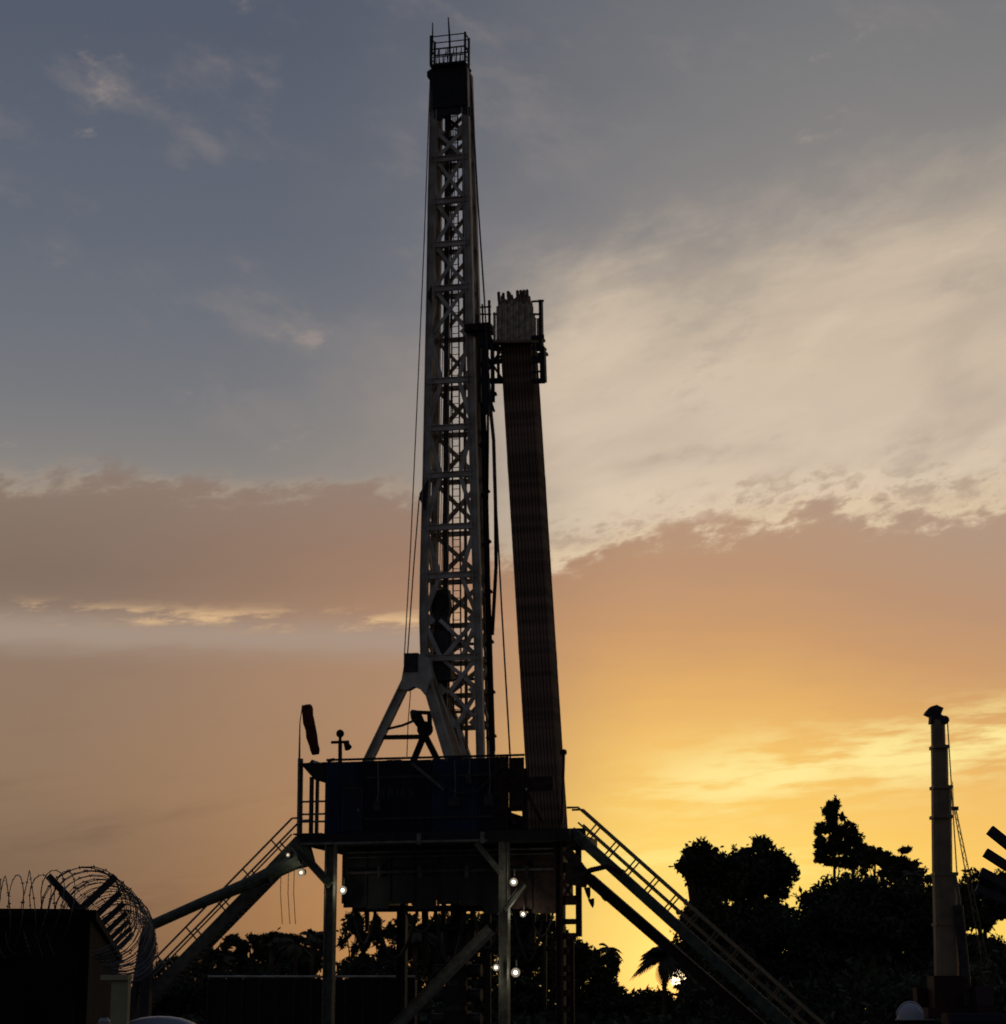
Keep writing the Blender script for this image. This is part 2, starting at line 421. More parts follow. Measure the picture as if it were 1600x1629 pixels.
# lattice column with rungs at the right end
lad = Thing('lattice_column', 'narrow dark lattice column with rungs beneath the racked pipes', 'steel column', (L(905, 1500, -3.6).x, -3.6, 0), True)
x0, x1 = L(891, 1500, -3.6).x, L(921, 1500, -3.6).x
lad.part('post', MB().hbeam((x0, -3.6, 0), (x0, -3.6, DB), 0.36, 0.3), 'rust_steel')
lad.part('post', MB().hbeam((x1, -3.6, L(921, 1490, -3.6).z), (x1, -3.6, DB), 0.26, 0.25), 'rust_steel')
lad.part('post', MB().hbeam((x1 - 0.35, -3.6, 0), (x1 - 0.35, -3.6, L(905, 1492, -3.6).z), 0.2, 0.25), 'rust_steel')
for py, h in ((1342, .3), (1380, .5), (1432, .45), (1466, 0.26), (1489, 0.3), (1513, 0.35), (1541, 0.3), (1556, 0.25), (1580, .3), (1605, .3)):
    z = L(905, py, -3.6).z; xe = x1 if py < 1495 else x1 - 0.35
    lad.part('rung', MB().box((x0 + 0.19, -3.66, z - h/2), (xe - 0.14, -3.54, z + h/2)), 'rust_steel')
lad.part('brace', MB().bar(L(893, 1400, -3.75), L(919, 1440, -3.75), 0.16, 0.1), 'rust_steel')
lad.part('brace', MB().bar(L(917, 1395, -3.75), L(897, 1425, -3.75), 0.14, 0.1), 'rust_steel')

# ---- blowout preventer under the floor
bx = L(728, 1500, 1.0).x
bop = Thing('blowout_preventer', 'dark blowout preventer stack standing below the drill floor', 'preventer', (bx, 1.0, 0), True)
def lathe(c, prof, n=16):
    return MB().path([Vector((c[0], c[1], z)) for z, r in prof], [r for z, r in prof], n)
bop.part('spool', lathe((bx, 1.0), [(0, .5), (.6, .5), (.601, .35), (1.2, .35)]), 'dark_steel')
for z in (1.25, 2.45, 3.65):
    bop.part('ram_body', MB().box((bx - 0.6, 0.5, z), (bx + 0.6, 1.5, z + 0.9)), 'black_steel')
    for s in (-1, 1): bop.part('bonnet', MB().tube((bx + s*0.6, 1.0, z + 0.45), (bx + s*1.25, 1.0, z + 0.45), 0.32, 12), 'dark_steel')
    bop.part('flange', lathe((bx, 1.0), [(z + 0.9, .5), (z + 1.2, .5)]), 'dark_steel')
bop.part('annular', lathe((bx, 1.0), [(4.85, .5), (5.0, .85), (6.0, .85), (6.3, .5), (6.6, .5)]), 'black_steel', smooth=False)
bop.part('bell_nipple', lathe((bx, 1.0), [(6.6, .38), (zu + 0.3, .38)]), 'dark_steel')

# ---- floor house (wind wall)
WY = -4.2
zt = lambda px: L(px, 1212 - (px - 520) * 0.026, WY).z
x0, x1 = L(519, 1250, WY).x, L(834, 1250, WY).x
hs = Thing('floor_house', 'long dark navy wind wall house along the drill floor', 'rig house', ((x0 + x1)/2, WY, FL), True)
n = 13
for i in range(n):
    a0 = x0 + (x1 - x0) * i / n; a1 = x0 + (x1 - x0) * (i + 1) / n - 0.015
    px = 519 + 315 * (i + 0.5) / n
    zz = zt(px) + random.uniform(-0.03, 0.03)
    z0 = FL if i < 11 else FL + (0.0 if i == 11 else 0.9)
    m = MB()
    k = 5; w = (a1 - a0) / k                     # corrugated sheet
    poly = []
    for j in range(k):
        poly += [(a0 + w*j, WY), (a0 + w*(j + .3), WY - 0.05), (a0 + w*(j + .6), WY - 0.05), (a0 + w*(j + .9), WY)]
    poly += [(a1, WY), (a1, WY + 0.04), (a0, WY + 0.04)]
    m.prism([(x, y, z0) for x, y in poly], (0, 0, zz - z0))
    hs.part('wall_panel', m, ('navy_paint' if i in (0, 1, 7, 8, 9) else 'navy_deep') if i < 11 else 'rust_steel')
hs.part('top_rail', MB().bar((x0, WY - 0.02, zt(519) + 0.09), (x1, WY - 0.02, zt(834) + 0.09), 0.10, 0.14), 'black_steel')
hs.part('side_wall', MB().box((x0 - 0.08, WY + 0.05, FL), (x0 - 0.01, -0.9, zt(519))), 'navy_deep')
hs.part('rear_wall', MB().box((x0 - 0.08, -0.88, FL), (L(640, 1250, WY).x, -0.8, zt(519) - 0.2)), 'navy_deep')
hs.part('roof', MB().box((x0 - 0.08, WY + 0.05, zt(519) - 0.12), (L(640, 1250, WY).x, -0.9, zt(519) - 0.02)), 'black_steel')
for px, py in ((804, 1278), (846, 1272)):         # struts closing the ragged right end
    hs.part('strut', MB().bar(L(px - 10, py - 16, WY + .1), L(px + 16, py + 34, WY + .1), 0.2, 0.1), 'rust_steel')
hs.part('strut', MB().bar(L(790, 1250, WY + .12), L(880, 1246, WY + .12), 0.7, 0.1), 'rust_steel')
hs.part('strut', MB().bar(L(834, 1230, WY + .2), L(836, 1320, WY + .2), 0.3, 0.1), 'rust_steel')
hs.part('backing_sheet', MB().box((x0, WY + .06, FL), (L(790, 1250, WY).x, WY + .1, zt(700) - .1)), 'black_steel')
hs.part('backing_sheet', MB().prism([L(790, 1222, WY + .3), L(838, 1222, WY + .3), L(848, 1254, WY + .3), L(822, 1268, WY + .3), L(806, 1258, WY + .3), L(790, 1262, WY + .3)], (0, .05, 0)), 'rust_steel')
hs.part('backing_sheet', MB().prism([L(790, 1290, WY + .3), L(812, 1292, WY + .3), L(842, 1302, WY + .3), L(842, 1330, WY + .3), L(790, 1330, WY + .3)], (0, .05, 0)), 'rust_steel')
fc = bpy.data.curves.new('lettering', 'FONT'); fc.body = 'BRI65'; fc.size = 0.62; fc.extrude = 0.004; fc.space_character = 1.25
fo = bpy.data.objects.new('lettering_source', fc); COL.objects.link(fo)
bpy.context.view_layer.update()
fm = bpy.data.meshes.new_from_object(fo.evaluated_get(bpy.context.evaluated_depsgraph_get()))
COL.objects.unlink(fo); bpy.data.objects.remove(fo)
fm.materials.append(MATS['letter_paint'])
lt = bpy.data.objects.new('lettering', fm); COL.objects.link(lt); lt.parent = hs.o
lt.rotation_euler = (R(90), 0, 0); lt.location = L(602, 1269, WY - 0.06) - hs.org
hz = lambda py: L(640, py, WY).z
hx_ = lambda px: L(px, 1260, WY).x
door = hs.part('door', MB().box((hx_(548), WY - .10, FL + .12), (hx_(576), WY - .056, FL + 2.15)), 'navy_deep')
hs.part('handle', MB().box((hx_(570), WY - .15, FL + 1.05), (hx_(573), WY - .102, FL + 1.2)), 'rail_grey', door)
hs.part('door_frame', MB().bar((hx_(547), WY - .08, FL + .1), (hx_(547), WY - .08, FL + 2.25), .07, .1).bar((hx_(577), WY - .08, FL + .1), (hx_(577), WY - .08, FL + 2.25), .07, .1).bar((hx_(548), WY - .08, FL + 2.22), (hx_(576), WY - .08, FL + 2.22), .1, .07), 'dark_steel')
for py in (1236, 1302): hs.part('rub_rail', MB().bar((hx_(582), WY - .08, hz(py)), (hx_(786), WY - .08, hz(py)), .1, .06), 'dark_steel')
for px, py, w, h in ((596, 1290, .35, .5), (716, 1284, .5, .4), (742, 1250, .3, .45), (772, 1286, .45, .6)):
    b = hs.part('junction_box', MB().box((hx_(px), WY - .26, hz(py)), (hx_(px) + w, WY - .058, hz(py) + h)), 'dark_steel')
    hs.part('conduit', MB().path([(hx_(px) + w/2, WY - .12, hz(py) + h), (hx_(px) + w/2 + .05, WY - .12, hz(py) + h + .5), (hx_(px) + w/2, WY - .12, hz(1212))], .03, 6), 'rail_grey', b)
hs.part('cable', MB().path([L(690, 1214, WY - .2), L(700, 1245, WY - .2), L(726, 1262, WY - .2), L(760, 1258, WY - .2), L(800, 1216, WY - .2)], .035, 6), 'cable')
for py, r in ((1356, .07), (1364, .05), (1388, .09)):
    sub.part('pipe_run', MB().tube(L(552, py, -3.2), L(880, py - 7, -3.2), r, 8), 'dark_steel')
for px in (604, 668, 742, 838):
    sub.part('valve', MB().tube(L(px, 1388, -3.2) + Vector((0, 0, -.25)), L(px, 1388, -3.2) + Vector((0, 0, .3)), .12, 8).tube(L(px, 1388, -3.5) + Vector((0, 0, .3)), L(px, 1388, -2.95) + Vector((0, 0, .3)), .05, 6), 'dark_steel')
# porch at the left end
po = Thing('porch', 'small open porch with posts and rails left of the navy house', 'porch', (XL, WY, FL), True)
yq = -3.9
po.part('post', MB().bar((L(477, 1300, yq).x, yq, FL - 0.1), L(478, 1207, yq), 0.22), 'dark_steel')
po.part('post', MB().bar((L(495, 1300, yq).x, yq, FL), L(496, 1236, yq), 0.18), 'dark_steel')
po.part('post', MB().bar((L(477, 1300, yq).x, yq + 2.6, FL), (L(477, 1300, yq).x, yq + 2.6, L(478, 1217, yq).z), 0.16), 'dark_steel')
po.part('awning', MB().prism([L(478, 1214, yq - .3), L(492, 1213, yq - .3), L(496, 1208, yq - .3), L(500, 1214, yq - .3), L(517, 1212, yq - .3), L(517, 1241, yq - .3), L(500, 1240, yq - .3), L(484, 1222, yq - .3)], (0, 2.9, 0)), 'black_steel')
for py in (1275, 1295, 1307):
    z = L(500, py, yq).z
    po.part('rail', MB().tube((L(478, 1300, yq).x, yq, z), (L(516, 1300, yq).x, yq, z), 0.05), 'rail_grey')
po.part('floor_plate', MB().box((L(472, 1300, yq).x, yq - 0.5, FL - 0.025), (L(517, 1300, yq).x, yq + 2.8, FL + 0.05)), 'dark_steel')

# ---- mast
FRL = [(691, 112), (689, 235), (687, 320), (685, 455), (682, 605), (679, 755), (675, 900), (673, 1040)]
FRR = [(739, 112), (742, 235), (744, 320), (747, 455), (750, 605), (754, 755), (758, 900), (761, 1040)]
ZT, ZB = L(715, 112, 0).z, FL
depth = lambda z: 2.25 + (1.0 - 2.25) * (z - ZB) / (ZT - ZB)
def chord_x(tab, z):
    pts = [L(px, py, 0) for px, py in tab]
    for p, q in zip(pts, pts[1:]):
        if p.z >= z >= q.z: t = (p.z - z) / (p.z - q.z); return p.x + (q.x - p.x) * t
    p, q = pts[-2:] if z < pts[-1].z else pts[:2]
    return p.x + (q.x - p.x) * (p.z - z) / (p.z - q.z)
FOOT = L(741, 1207, 0); KNEE = L(675, 1046, 0)
def CL(z, rear=False):
    x = chord_x(FRL, z)
    if z < KNEE.z: x = KNEE.x + (FOOT.x - 0.35 - KNEE.x) * (KNEE.z - z) / (KNEE.z - FOOT.z)
    return Vector((x, depth(z) if rear else 0, z))
def CR(z, rear=False):
    x = chord_x(FRR, z)
    return Vector((x, depth(z) if rear else 0, z))
mast = Thing('drilling_mast', 'tall pale lattice drilling mast tapering to a railed crown', 'drilling mast', ((FOOT.x + CR(FL).x)/2, 1.1, FL), True)
LV = [FL] + [L(715, py, 0).z for py in (1150, 1098, 1046, 985, 915, 838, 755, 680, 605, 528, 458, 388, 319, 252, 208, 165, 112)]
for fn in (CL, CR):
    for rear in (False, True):
        for p, q in zip(LV, LV[1:]):
            m = MB().hbeam(fn(p, rear), fn(q, rear), 0.40 if not rear else 0.36, 0.34 if not rear else 0.3, t=0.04)
            mast.part('leg' if not rear else 'rear_leg', m, 'mast_paint')
zfront = {LV[i] for i in (3, 5, 6, 7, 8, 9, 11, 12, 13, 14)}
for i, z in enumerate(LV[1:], 1):
    a, b, c, d = CL(z), CR(z), CL(z, True), CR(z, True)
    if z in zfront: mast.part('front_beam', MB().hbeam(a, b, 0.32, 0.2), 'mast_paint')
    mast.part('rear_beam', MB().hbeam(c, d, 0.26, 0.16), 'mast_paint')
    mast.part('side_beam', MB().hbeam(a, c, 0.16, 0.16, side=(1, 0, 0)), 'mast_paint')
    mast.part('side_beam', MB().hbeam(b, d, 0.16, 0.16, side=(1, 0, 0)), 'mast_paint')
def mid(p, q, t=0.5): return p + (q - p) * t
for i in range(len(LV) - 1):
    z0, z1 = LV[i], LV[i+1]
    if i < len(LV) - 2:
        w = 0.24 if i < 9 else 0.19
        off = Vector((0, 0.06, 0))
        mast.part('rear_brace', MB().bar(CL(z0, True), CR(z1, True), w, 0.1), 'mast_paint')
        mast.part('rear_brace', MB().bar(CR(z0, True) + off, CL(z1, True) + off, w, 0.1), 'mast_paint')
    s = 1 if i % 2 else 0
    for fn in (CL, CR):
        mast.part('side_brace', MB().bar(fn(z0, bool(s)), fn(z1, not s), 0.22, 0.1, side=(1, 0, 0)), 'mast_paint')
    for fn in (CL, CR):                # gusset plates at the panel points
        g_ = fn(z1); k = 1 if fn is CL else -1
        mast.part('gusset', MB().prism([g_ + Vector((k*.18, .02, .42)), g_ + Vector((k*.62, .02, .0)), g_ + Vector((k*.18, .02, -.42))], (0, .03, 0)), 'mast_paint')
    if 3 <= i <= 9:                    # knee plates and half diagonals on the open face
        a, b, c, d = CL(z0), CR(z0), CL(z1), CR(z1)
        if i % 2: mast.part('knee_brace', MB().bar(mid(a, b, 0.30), c, 0.22, 0.1), 'mast_paint'); mast.part('knee_brace', MB().bar(mid(a, b, 0.70), d, 0.21, 0.1), 'mast_paint')
        else: mast.part('knee_brace', MB().bar(a, mid(c, d, 0.30), 0.22, 0.1), 'mast_paint'); mast.part('knee_brace', MB().bar(b, mid(c, d, 0.70), 0.21, 0.1), 'mast_paint')
    if i < 4:
        a, b, c, d = CL(z0), CR(z0), CL(z1), CR(z1); h = mid(a, c)
        mast.part('front_brace', MB().bar(mid(a, b, .35), mid(c, d, .98), .22, .08), 'mast_paint')
        mast.part('front_brace', MB().bar(mid(a, b, .98) + Vector((0, .06, 0)), mid(c, d, .3) + Vector((0, .06, 0)), .19, .08), 'mast_paint')
        mast.part('rear_beam', MB().bar(mid(CL(z0, True), CL(z1, True)), mid(CR(z0, True), CR(z1, True)), .14, .1), 'dark_steel')
    elif i >= 10 and i < len(LV) - 3:
        a, b, c, d = CL(z0), CR(z0), CL(z1), CR(z1)
        mast.part('front_brace', MB().bar(mid(a, b, .1), mid(c, d, .9), 0.19, 0.08), 'mast_paint')
        mast.part('front_brace', MB().bar(mid(a, b, .9) + Vector((0, .05, 0)), mid(c, d, .1) + Vector((0, .05, 0)), 0.19, 0.08), 'mast_paint')
# inner filler: ladder, torque track, drilling lines
def lineby(pxs, ly): return [L(px, py, ly) for px, py in pxs]
tr = lineby([(712, 175), (708, 1150)], 0.9)
mast.part('torque_track', MB().hbeam(tr[0], tr[1], 0.26, 0.26), 'rail_grey')
la = lineby([(722, 180), (728, 1195)], 0.8)
ladder = mast.part('ladder', MB().bar(la[0] + Vector((-.2, 0, 0)), la[1] + Vector((-.2, 0, 0)), 0.07).bar(la[0] + Vector((.2, 0, 0)), la[1] + Vector((.2, 0, 0)), 0.07), 'dark_steel')
rm = MB(); N = 90
for i in range(N): p = mid(la[0], la[1], (i + .5) / N); rm.bar(p - Vector((.19, 0, 0)), p + Vector((.19, 0, 0)), 0.035)
mast.part('ladder_rungs', rm, 'dark_steel', ladder)
mast.part('service_panel', MB().box(L(690, 1150, 1.2), L(716, 985, 1.35)), 'dark_steel')
mast.part('cable_tray', MB().bar(L(737, 180, 1.0), L(742, 1190, 1.0), .16, .08), 'rail_grey')
for k in range(6):
    x = -0.28 + 0.11 * k
    mast.part('drilling_line', MB().tube(L(719, 170, 0.5) + Vector((x * .8, 0, 0)), L(704, 930, 0.5) + Vector((x, 0, 0)), 0.022, 6), 'cable')
# top drive and travelling block
tb = L(703, 945, 0.5)
blk = mast.part('travelling_block', MB().prism([tb + Vector((-.4, -.25, .2)), tb + Vector((.4, -.25, .2)), tb + Vector((.5, -.25, -.9)), tb + Vector((.25, -.25, -1.7)), tb + Vector((-.25, -.25, -1.7)), tb + Vector((-.5, -.25, -.9))], (0, .5, 0)), 'dark_steel')
mast.part('sheave', MB().tube(tb + Vector((0, -.34, -.5)), tb + Vector((0, -.26, -.5)), 0.42, 16), 'rust_steel', blk)
td = L(705, 1035, 0.5)
mast.part('top_drive', MB().box(td + Vector((-.45, -.3, -1.6)), td + Vector((.5, .35, 1.0))).tube(td + Vector((0, 0, -3.0)), td + Vector((0, 0, -1.6)), 0.16).tube(td + Vector((-.2, 0, 1)), td + Vector((-.2, 0, 1.6)), 0.08), 'dark_steel')
# hoses and standpipe down the right side
for pts, r, m in (([(765, 548), (770, 700), (773, 850), (777, 1000), (783, 1200)], 0.15, 'black_steel'),
                  ([(771, 560), (785, 700), (788, 800), (789, 900), (783, 1010)], 0.10, 'black_steel'),
                  ([(776, 600), (776, 700), (775, 800), (778, 930), (786, 1195)], 0.07, 'black_steel'),
                  ([(758, 500), (765, 640), (770, 755), (771, 850), (774, 1000), (780, 1205)], 0.05, 'cable')):
    mast.part('hose', MB().path([L(px, py, 1.3) for px, py in pts], r, 8), m)
for py in (620, 700, 780, 860, 940, 1020, 1100, 1170):
    p = CR(L(760, py, 0).z, True); q = L(768 + (py - 620) * 0.027 + 6, py, 1.3)
    mast.part('hose_clamp', MB().bar((p.x, 1.3, p.z), q, 0.14, 0.3), 'dark_steel')
# knob on the left chord
mast.part('hinge_lug', MB().prism([L(681, 762, -0.1), L(667, 785, -0.1), L(667, 794, -0.1), L(676, 812, -0.1)], (0, 0.35, 0)), 'dark_steel')
mast.part('hinge_lug', MB().prism([L(686, 455, -0.1), L(680, 466, -0.1), L(680, 474, -0.1), L(686, 482, -0.1)], (0, 0.3, 0)), 'dark_steel')
# crown
cz = L(718, 106, 0).z
cr = MB().box((CL(cz).x - 0.04, -0.25, L(718, 172, 0).z), (CR(cz).x + 0.14, 0.0, cz - 0.1))
cw = mast.part('crown_block', cr, 'black_steel')
mast.part('crown_side', MB().box((CL(cz).x - 0.04, 0.02, L(718, 165, 0).z), (CL(cz).x + 0.06, .7, cz - 0.1)), 'black_steel', cw)
mast.part('crown_side', MB().box((CR(cz).x + 0.03, 0.02, L(718, 178, 0).z), (CR(cz).x + 0.14, .9, cz - 0.1)), 'black_steel', cw)
for k in range(4): mast.part('sheave', MB().tube((CL(cz).x + 0.3 + 0.35*k, 0.5, cz - 0.9), (CL(cz).x + 0.4 + 0.35*k, 0.5, cz - 0.9), 0.62, 18), 'dark_steel', cw)
mast.part('lower_plate', MB().prism([L(690, 170, -.12), L(748, 170, -.12), L(748, 185, -.12), L(735, 178, -.12), L(728, 182, -.12), L(710, 182, -.12), L(701, 192, -.12), L(690, 188, -.12)], (0, 0.1, 0)), 'dark_steel', cw)
mast.part('line_sheave', MB().tube(L(686, 120, -.2), L(686, 120, .2), 0.22, 14).prism([L(692, 105, -.3), L(679, 114, -.3), L(679, 122, -.3), L(692, 138, -.3)], (0, .5, 0)), 'black_steel', cw)
crown = mast.part('crown_platform', MB().box((CL(cz).x - 0.12, -0.55, cz - 0.098), (CR(cz).x + 0.2, .75, cz)), 'black_steel')
xl, xr = CL(cz).x - 0.08, CR(cz).x + 0.16
for py, r in ((62, .035), (82, .05), (95, 0.03)):
    z = L(718, py, 0).z
    for ly in (-0.5, .3): mast.part('hand_rail', MB().tube((xl, ly, z), (xr, ly, z), r, 6), 'dark_steel', crown)
    for x in (xl, xr): mast.part('hand_rail', MB().tube((x, -.5, z), (x, .3, z), r, 6), 'dark_steel', crown)
for i in range(5):
    x = xl + (xr - xl) * i / 4; r = 0.07 if i in (0, 4) else 0.035
    for ly in (-0.5, .3):
        mast.part('rail_post', MB().tube((x, ly, cz), (x, ly, L(718, 60 if i in (0, 4) else 82, 0).z), r, 6), 'dark_steel', crown)
for k in range(9): x = xl + (xr - xl) * (k + .5) / 9; mast.part('toe_bar', MB().bar((x, -.5, cz), (x + (.12 if k % 2 else -.12), -.5, L(718, 84, 0).z), 0.03), 'dark_steel', crown)
mast.part('lightning_rod', MB().path([(xl + 0.02, -.45, cz), L(688, 64, -.45), L(688, 36, -.45)], [.05, .05, .03], 6), 'dark_steel')
mast.part('antenna', MB().path([L(716, 106, -.2), L(715, 62, -.2), L(713, 28, -.2)], [.06, .06, .035], 6), 'dark_steel')

# ---- raising frame (A-frame)
af = Thing('a_frame', 'pale steel A-frame propping the left foot of the mast', 'steel frame', (L(650, 1205, -.6).x, -.6, FL), True)
ay = -0.6
hl, ll = L(655, 1066, ay), L(587, 1207, ay)
hr, lr = L(671, 1056, ay), L(716, 1207, ay)
af.part('leg', MB().hbeam(hl, toz(hl, ll, FL), 0.44, 0.4, t=0.07), 'cream_paint')
af.part('leg', MB().hbeam(hr, toz(hr, lr, FL), 0.5, 0.4, t=0.07), 'cream_paint')
af.part('head_plate', MB().prism([L(644, 1048, ay - .25), L(668, 1040, ay - .25), L(682, 1046, ay - .25), L(687, 1078, ay - .25), L(676, 1106, ay - .25), L(668, 1096, ay - .25), L(658, 1092, ay - .25), L(647, 1098, ay - .25), L(636, 1096, ay - .25)], (0, .5, 0)), 'cream_paint')
af.part('cap_block', MB().box(L(645, 1070, ay) + Vector((-.0, -.35, 0)), L(667, 1040, ay) + Vector((0, .35, 0))), 'dark_steel')
af.part('cross_bar', MB().hbeam(L(608, 1173, ay), L(672, 1172, ay), 0.22, 0.2), 'dark_steel')
af.part('cross_bar', MB().path([L(614, 1160, ay), L(640, 1154, ay), L(664, 1144, ay)], 0.07, 6), 'dark_steel')
wi = Thing('winch_stand', 'small black winch on splayed legs between the A-frame legs', 'winch', (L(678, 1205, ay + .6).x, ay + .6, FL), True)
wy = ay + .6
for px in (659, 695):
    p = L(675, 1168, wy); q = L(px, 1207, wy); wi.part('leg', MB().bar(p, toz(p, q, FL), 0.3, 0.2), 'black_steel')
wi.part('drum', MB().tube(L(676, 1160, wy - .4), L(676, 1160, wy + .4), 0.42, 14), 'black_steel')
wi.part('horn', MB().path([L(654, 1131, wy), L(661, 1137, wy), L(668, 1150, wy), L(676, 1160, wy)], [.1, .32, .26, .2], 10), 'black_steel')
wi.part('arm', MB().bar(L(660, 1133, wy), L(684, 1134, wy), 0.18, 0.2).bar(L(683, 1133, wy), L(684, 1165, wy), 0.2, 0.2), 'black_steel')
wi.part('hose', MB().path([L(653, 1100, wy), L(649, 1150, wy), L(647, 1207, wy)], 0.025, 5), 'cable')

# ---- racking platform
ry = -0.7
rp = Thing('racking_platform', 'railed racking platform high on the right side of the mast', 'platform', (L(800, 540, ry).x, 0, L(800, 548, ry).z), True)
zd = L(800, 541, ry).z
rp.part('deck', MB().box((L(775, 545, ry).x, ry + .1, zd - .12), (L(864, 545, ry).x, ry + .55, zd)).box((L(775, 545, ry).x, 1.9, zd - .12), (L(852, 545, ry).x, 2.3, zd)), 'black_steel')
rp.part('bridge', MB().box((L(737, 520, ry).x, -.55, L(750, 524, ry).z), (L(778, 520, ry).x, .6, L(750, 513, ry).z)), 'rust_steel')
rp.part('bridge_truss', MB().prism([L(741, 524, -.3), L(778, 524, -.3), L(784, 547, -.3), L(774, 550, -.3), L(756, 537, -.3)], (0, .3, 0)), 'black_steel')
NS = 17
for i in range(NS):                       # upright slats of the wind screen, uneven tops
    xa = L(784, 510, ry).x + (L(862, 510, ry).x - L(784, 510, ry).x) * i / NS
    w = (L(862, 510, ry).x - L(784, 510, ry).x) / NS
    top = L(800, 482 + random.uniform(-4, 5) + 15 * abs((i - 7) / 8) ** 3, ry).z
    if i >= NS - 3: top = L(800, 512 + random.uniform(-3, 3), ry).z
    rp.part('slat', MB().box((xa + .012, ry + (.05 if i % 2 else 0), L(800, 543 + random.uniform(-1, 1), ry).z), (xa + w - .012, ry + .06 + (.05 if i % 2 else 0), top)), 'slat_tan')
rp.part('screen_rail', MB().bar(L(784, 543, ry - .06), L(862, 543, ry - .06), 0.14, 0.08), 'rail_yellow')
rp.part('screen_rail', MB().bar(L(784, 500, ry + .18), L(862, 500, ry + .18), 0.10, 0.08), 'dark_steel')
for px, p0, p1 in ((862, 478, 607), (866, 555, 607)):
    for ly in (ry - .1, ry + .15):
        rp.part('post', MB().bar((L(px, 550, ry).x, ly, L(px, p1, ry).z), (L(px, 550, ry).x - (0.06 if px == 862 else .05), ly, L(px, p0, ry).z), 0.16, 0.14), 'black_steel')
for py, h in ((480, .08), (537, .2), (554, .12), (573, .38), (592, .08), (606, .2)):
    z = L(857, py, ry).z
    rp.part('rung', MB().bar((L(846, 550, ry).x, ry - .1, z), (L(866, 550, ry).x, ry - .1, z), h, 0.12), 'black_steel')
rp.part('upright', MB().bar(L(850, 545, ry - .05), L(851, 607, ry - .05), 0.12, .1), 'black_steel')
for px, p0, p1, w in ((779, 478, 545, .12), (768, 484, 515, .08), (784, 540, 640, .2), (773, 545, 660, .34), (793, 540, 610, .14), (763, 548, 640, .2)):
    rp.part('post', MB().bar(L(px, p1, ry + .1), L(px - 1, p0, ry + .1), w, 0.12), 'black_steel')
for p, q, w in (((764, 489), (781, 488), .07), ((764, 500), (781, 500), .07), ((762, 548), (797, 556), .3), ((764, 580), (799, 574), .24), ((764, 606), (800, 606), .3), ((770, 560), (798, 602), .12), ((795, 560), (768, 602), .12), ((770, 634), (790, 626), .2), ((772, 612), (786, 655), .12), ((848, 607), (867, 607), .2)):
    rp.part('strut', MB().bar(L(*p, ry + .25), L(*q, ry + .25), w, 0.1), 'black_steel')
for k in range(10):                        # fingers the stands are racked between
    ly = ry + 0.45 + k * 0.22
    rp.part('finger', MB().bar((L(797, 545, ry).x - .25, ly, zd + .07), (L(850, 545, ry).x + .1, ly, zd + .07), 0.12, 0.05), 'dark_steel')

# ---- racked drill pipe
pb0, pt0 = L(843, 1302, -.05), L(801, 600, -.05)
lean = (pt0 - pb0) / (pt0.z - pb0.z)
pl = L(801, 478, -.05).z - FL
meshes = []
for k in range(3):
    ln = pl + (-0.55, 0.05, 0.5)[k]
    m = MB(); pr = [(0, .086), (.5, .086), (.55, .079)]
    for j in (1, 2): z = ln * j / 3; pr += [(z - .35, .079), (z - .3, .086), (z + .3, .086), (z + .35, .079)]
    pr += [(ln - .55, .079), (ln - .5, .086), (ln - .05, .086), (ln, .06)]
    m.path([lean * z for z, r in pr], [r for z, r in pr], 8)
    me = bpy.data.meshes.new('drill_pipe_stand'); me.from_pydata([tuple(v) for v in m.v], [], m.f); me.update()
    me.shade_smooth(); me.materials.append(MATS['pipe_steel']); meshes.append(me)
NX, NY = 10, 7
for iy in range(NY):
    for ix in range(NX):
        o = bpy.data.objects.new('drill_pipe_stand', meshes[random.randrange(3)]); COL.objects.link(o)
        p = Vector((toz(pt0, pb0, FL).x + ix * 0.172 + (iy % 2) * .03 + random.uniform(-.006, .006), -.05 + iy * 0.22, FL + .002))
        o.matrix_world = RIG @ Matrix.Translation(p)
        tag(o, 'long dark drill pipe stand racked upright in the leaning bundle', 'drill pipe', 'drill pipe stands racked beside the mast')
st = L(866, 1305, -.4)
sb = Thing('setback_mat', 'low steel setback mat under the foot of the racked pipes', 'setback mat', (L(866, 1305, -.4).x, .6, FL), True)
sb.part('mat_plate', MB().box((L(838, 1305, -.3).x, -.32, FL - .028), (XR - .1, 1.75, FL + .001)), 'rust_steel')
sb.part('fence_bar', MB().box((L(836, 1305, -.3).x, -.5, FL - .028), (XR - .05, -.34, FL + .35)), 'rust_steel')

# ---- rig lines
def cable(px, ly0, label, r=0.03):
    pts = [L(a, b, ly0) for a, b in px]
    o = link('steel_cable', MB().path([p - pts[-1] for p in pts], r, 6), 'cable')
    o.matrix_world = RIG @ Matrix.Translation(pts[-1]); return tag(o, label, 'cable')
cable([(684, 128), (674, 400), (663, 650), (653, 870), (643, 1046)], -.3, 'long thin steel line dropping from the crown left of the mast')
cable([(667, 790), (658, 900), (648, 1044)], -.5, 'short steel line from the lug on the left mast leg to the A-frame head', .035)
cable([(750, 140), (760, 320), (770, 470), (785, 720), (798, 970), (812, 1215)], -.9, 'long thin steel line slanting between the mast and racked pipes', .045)

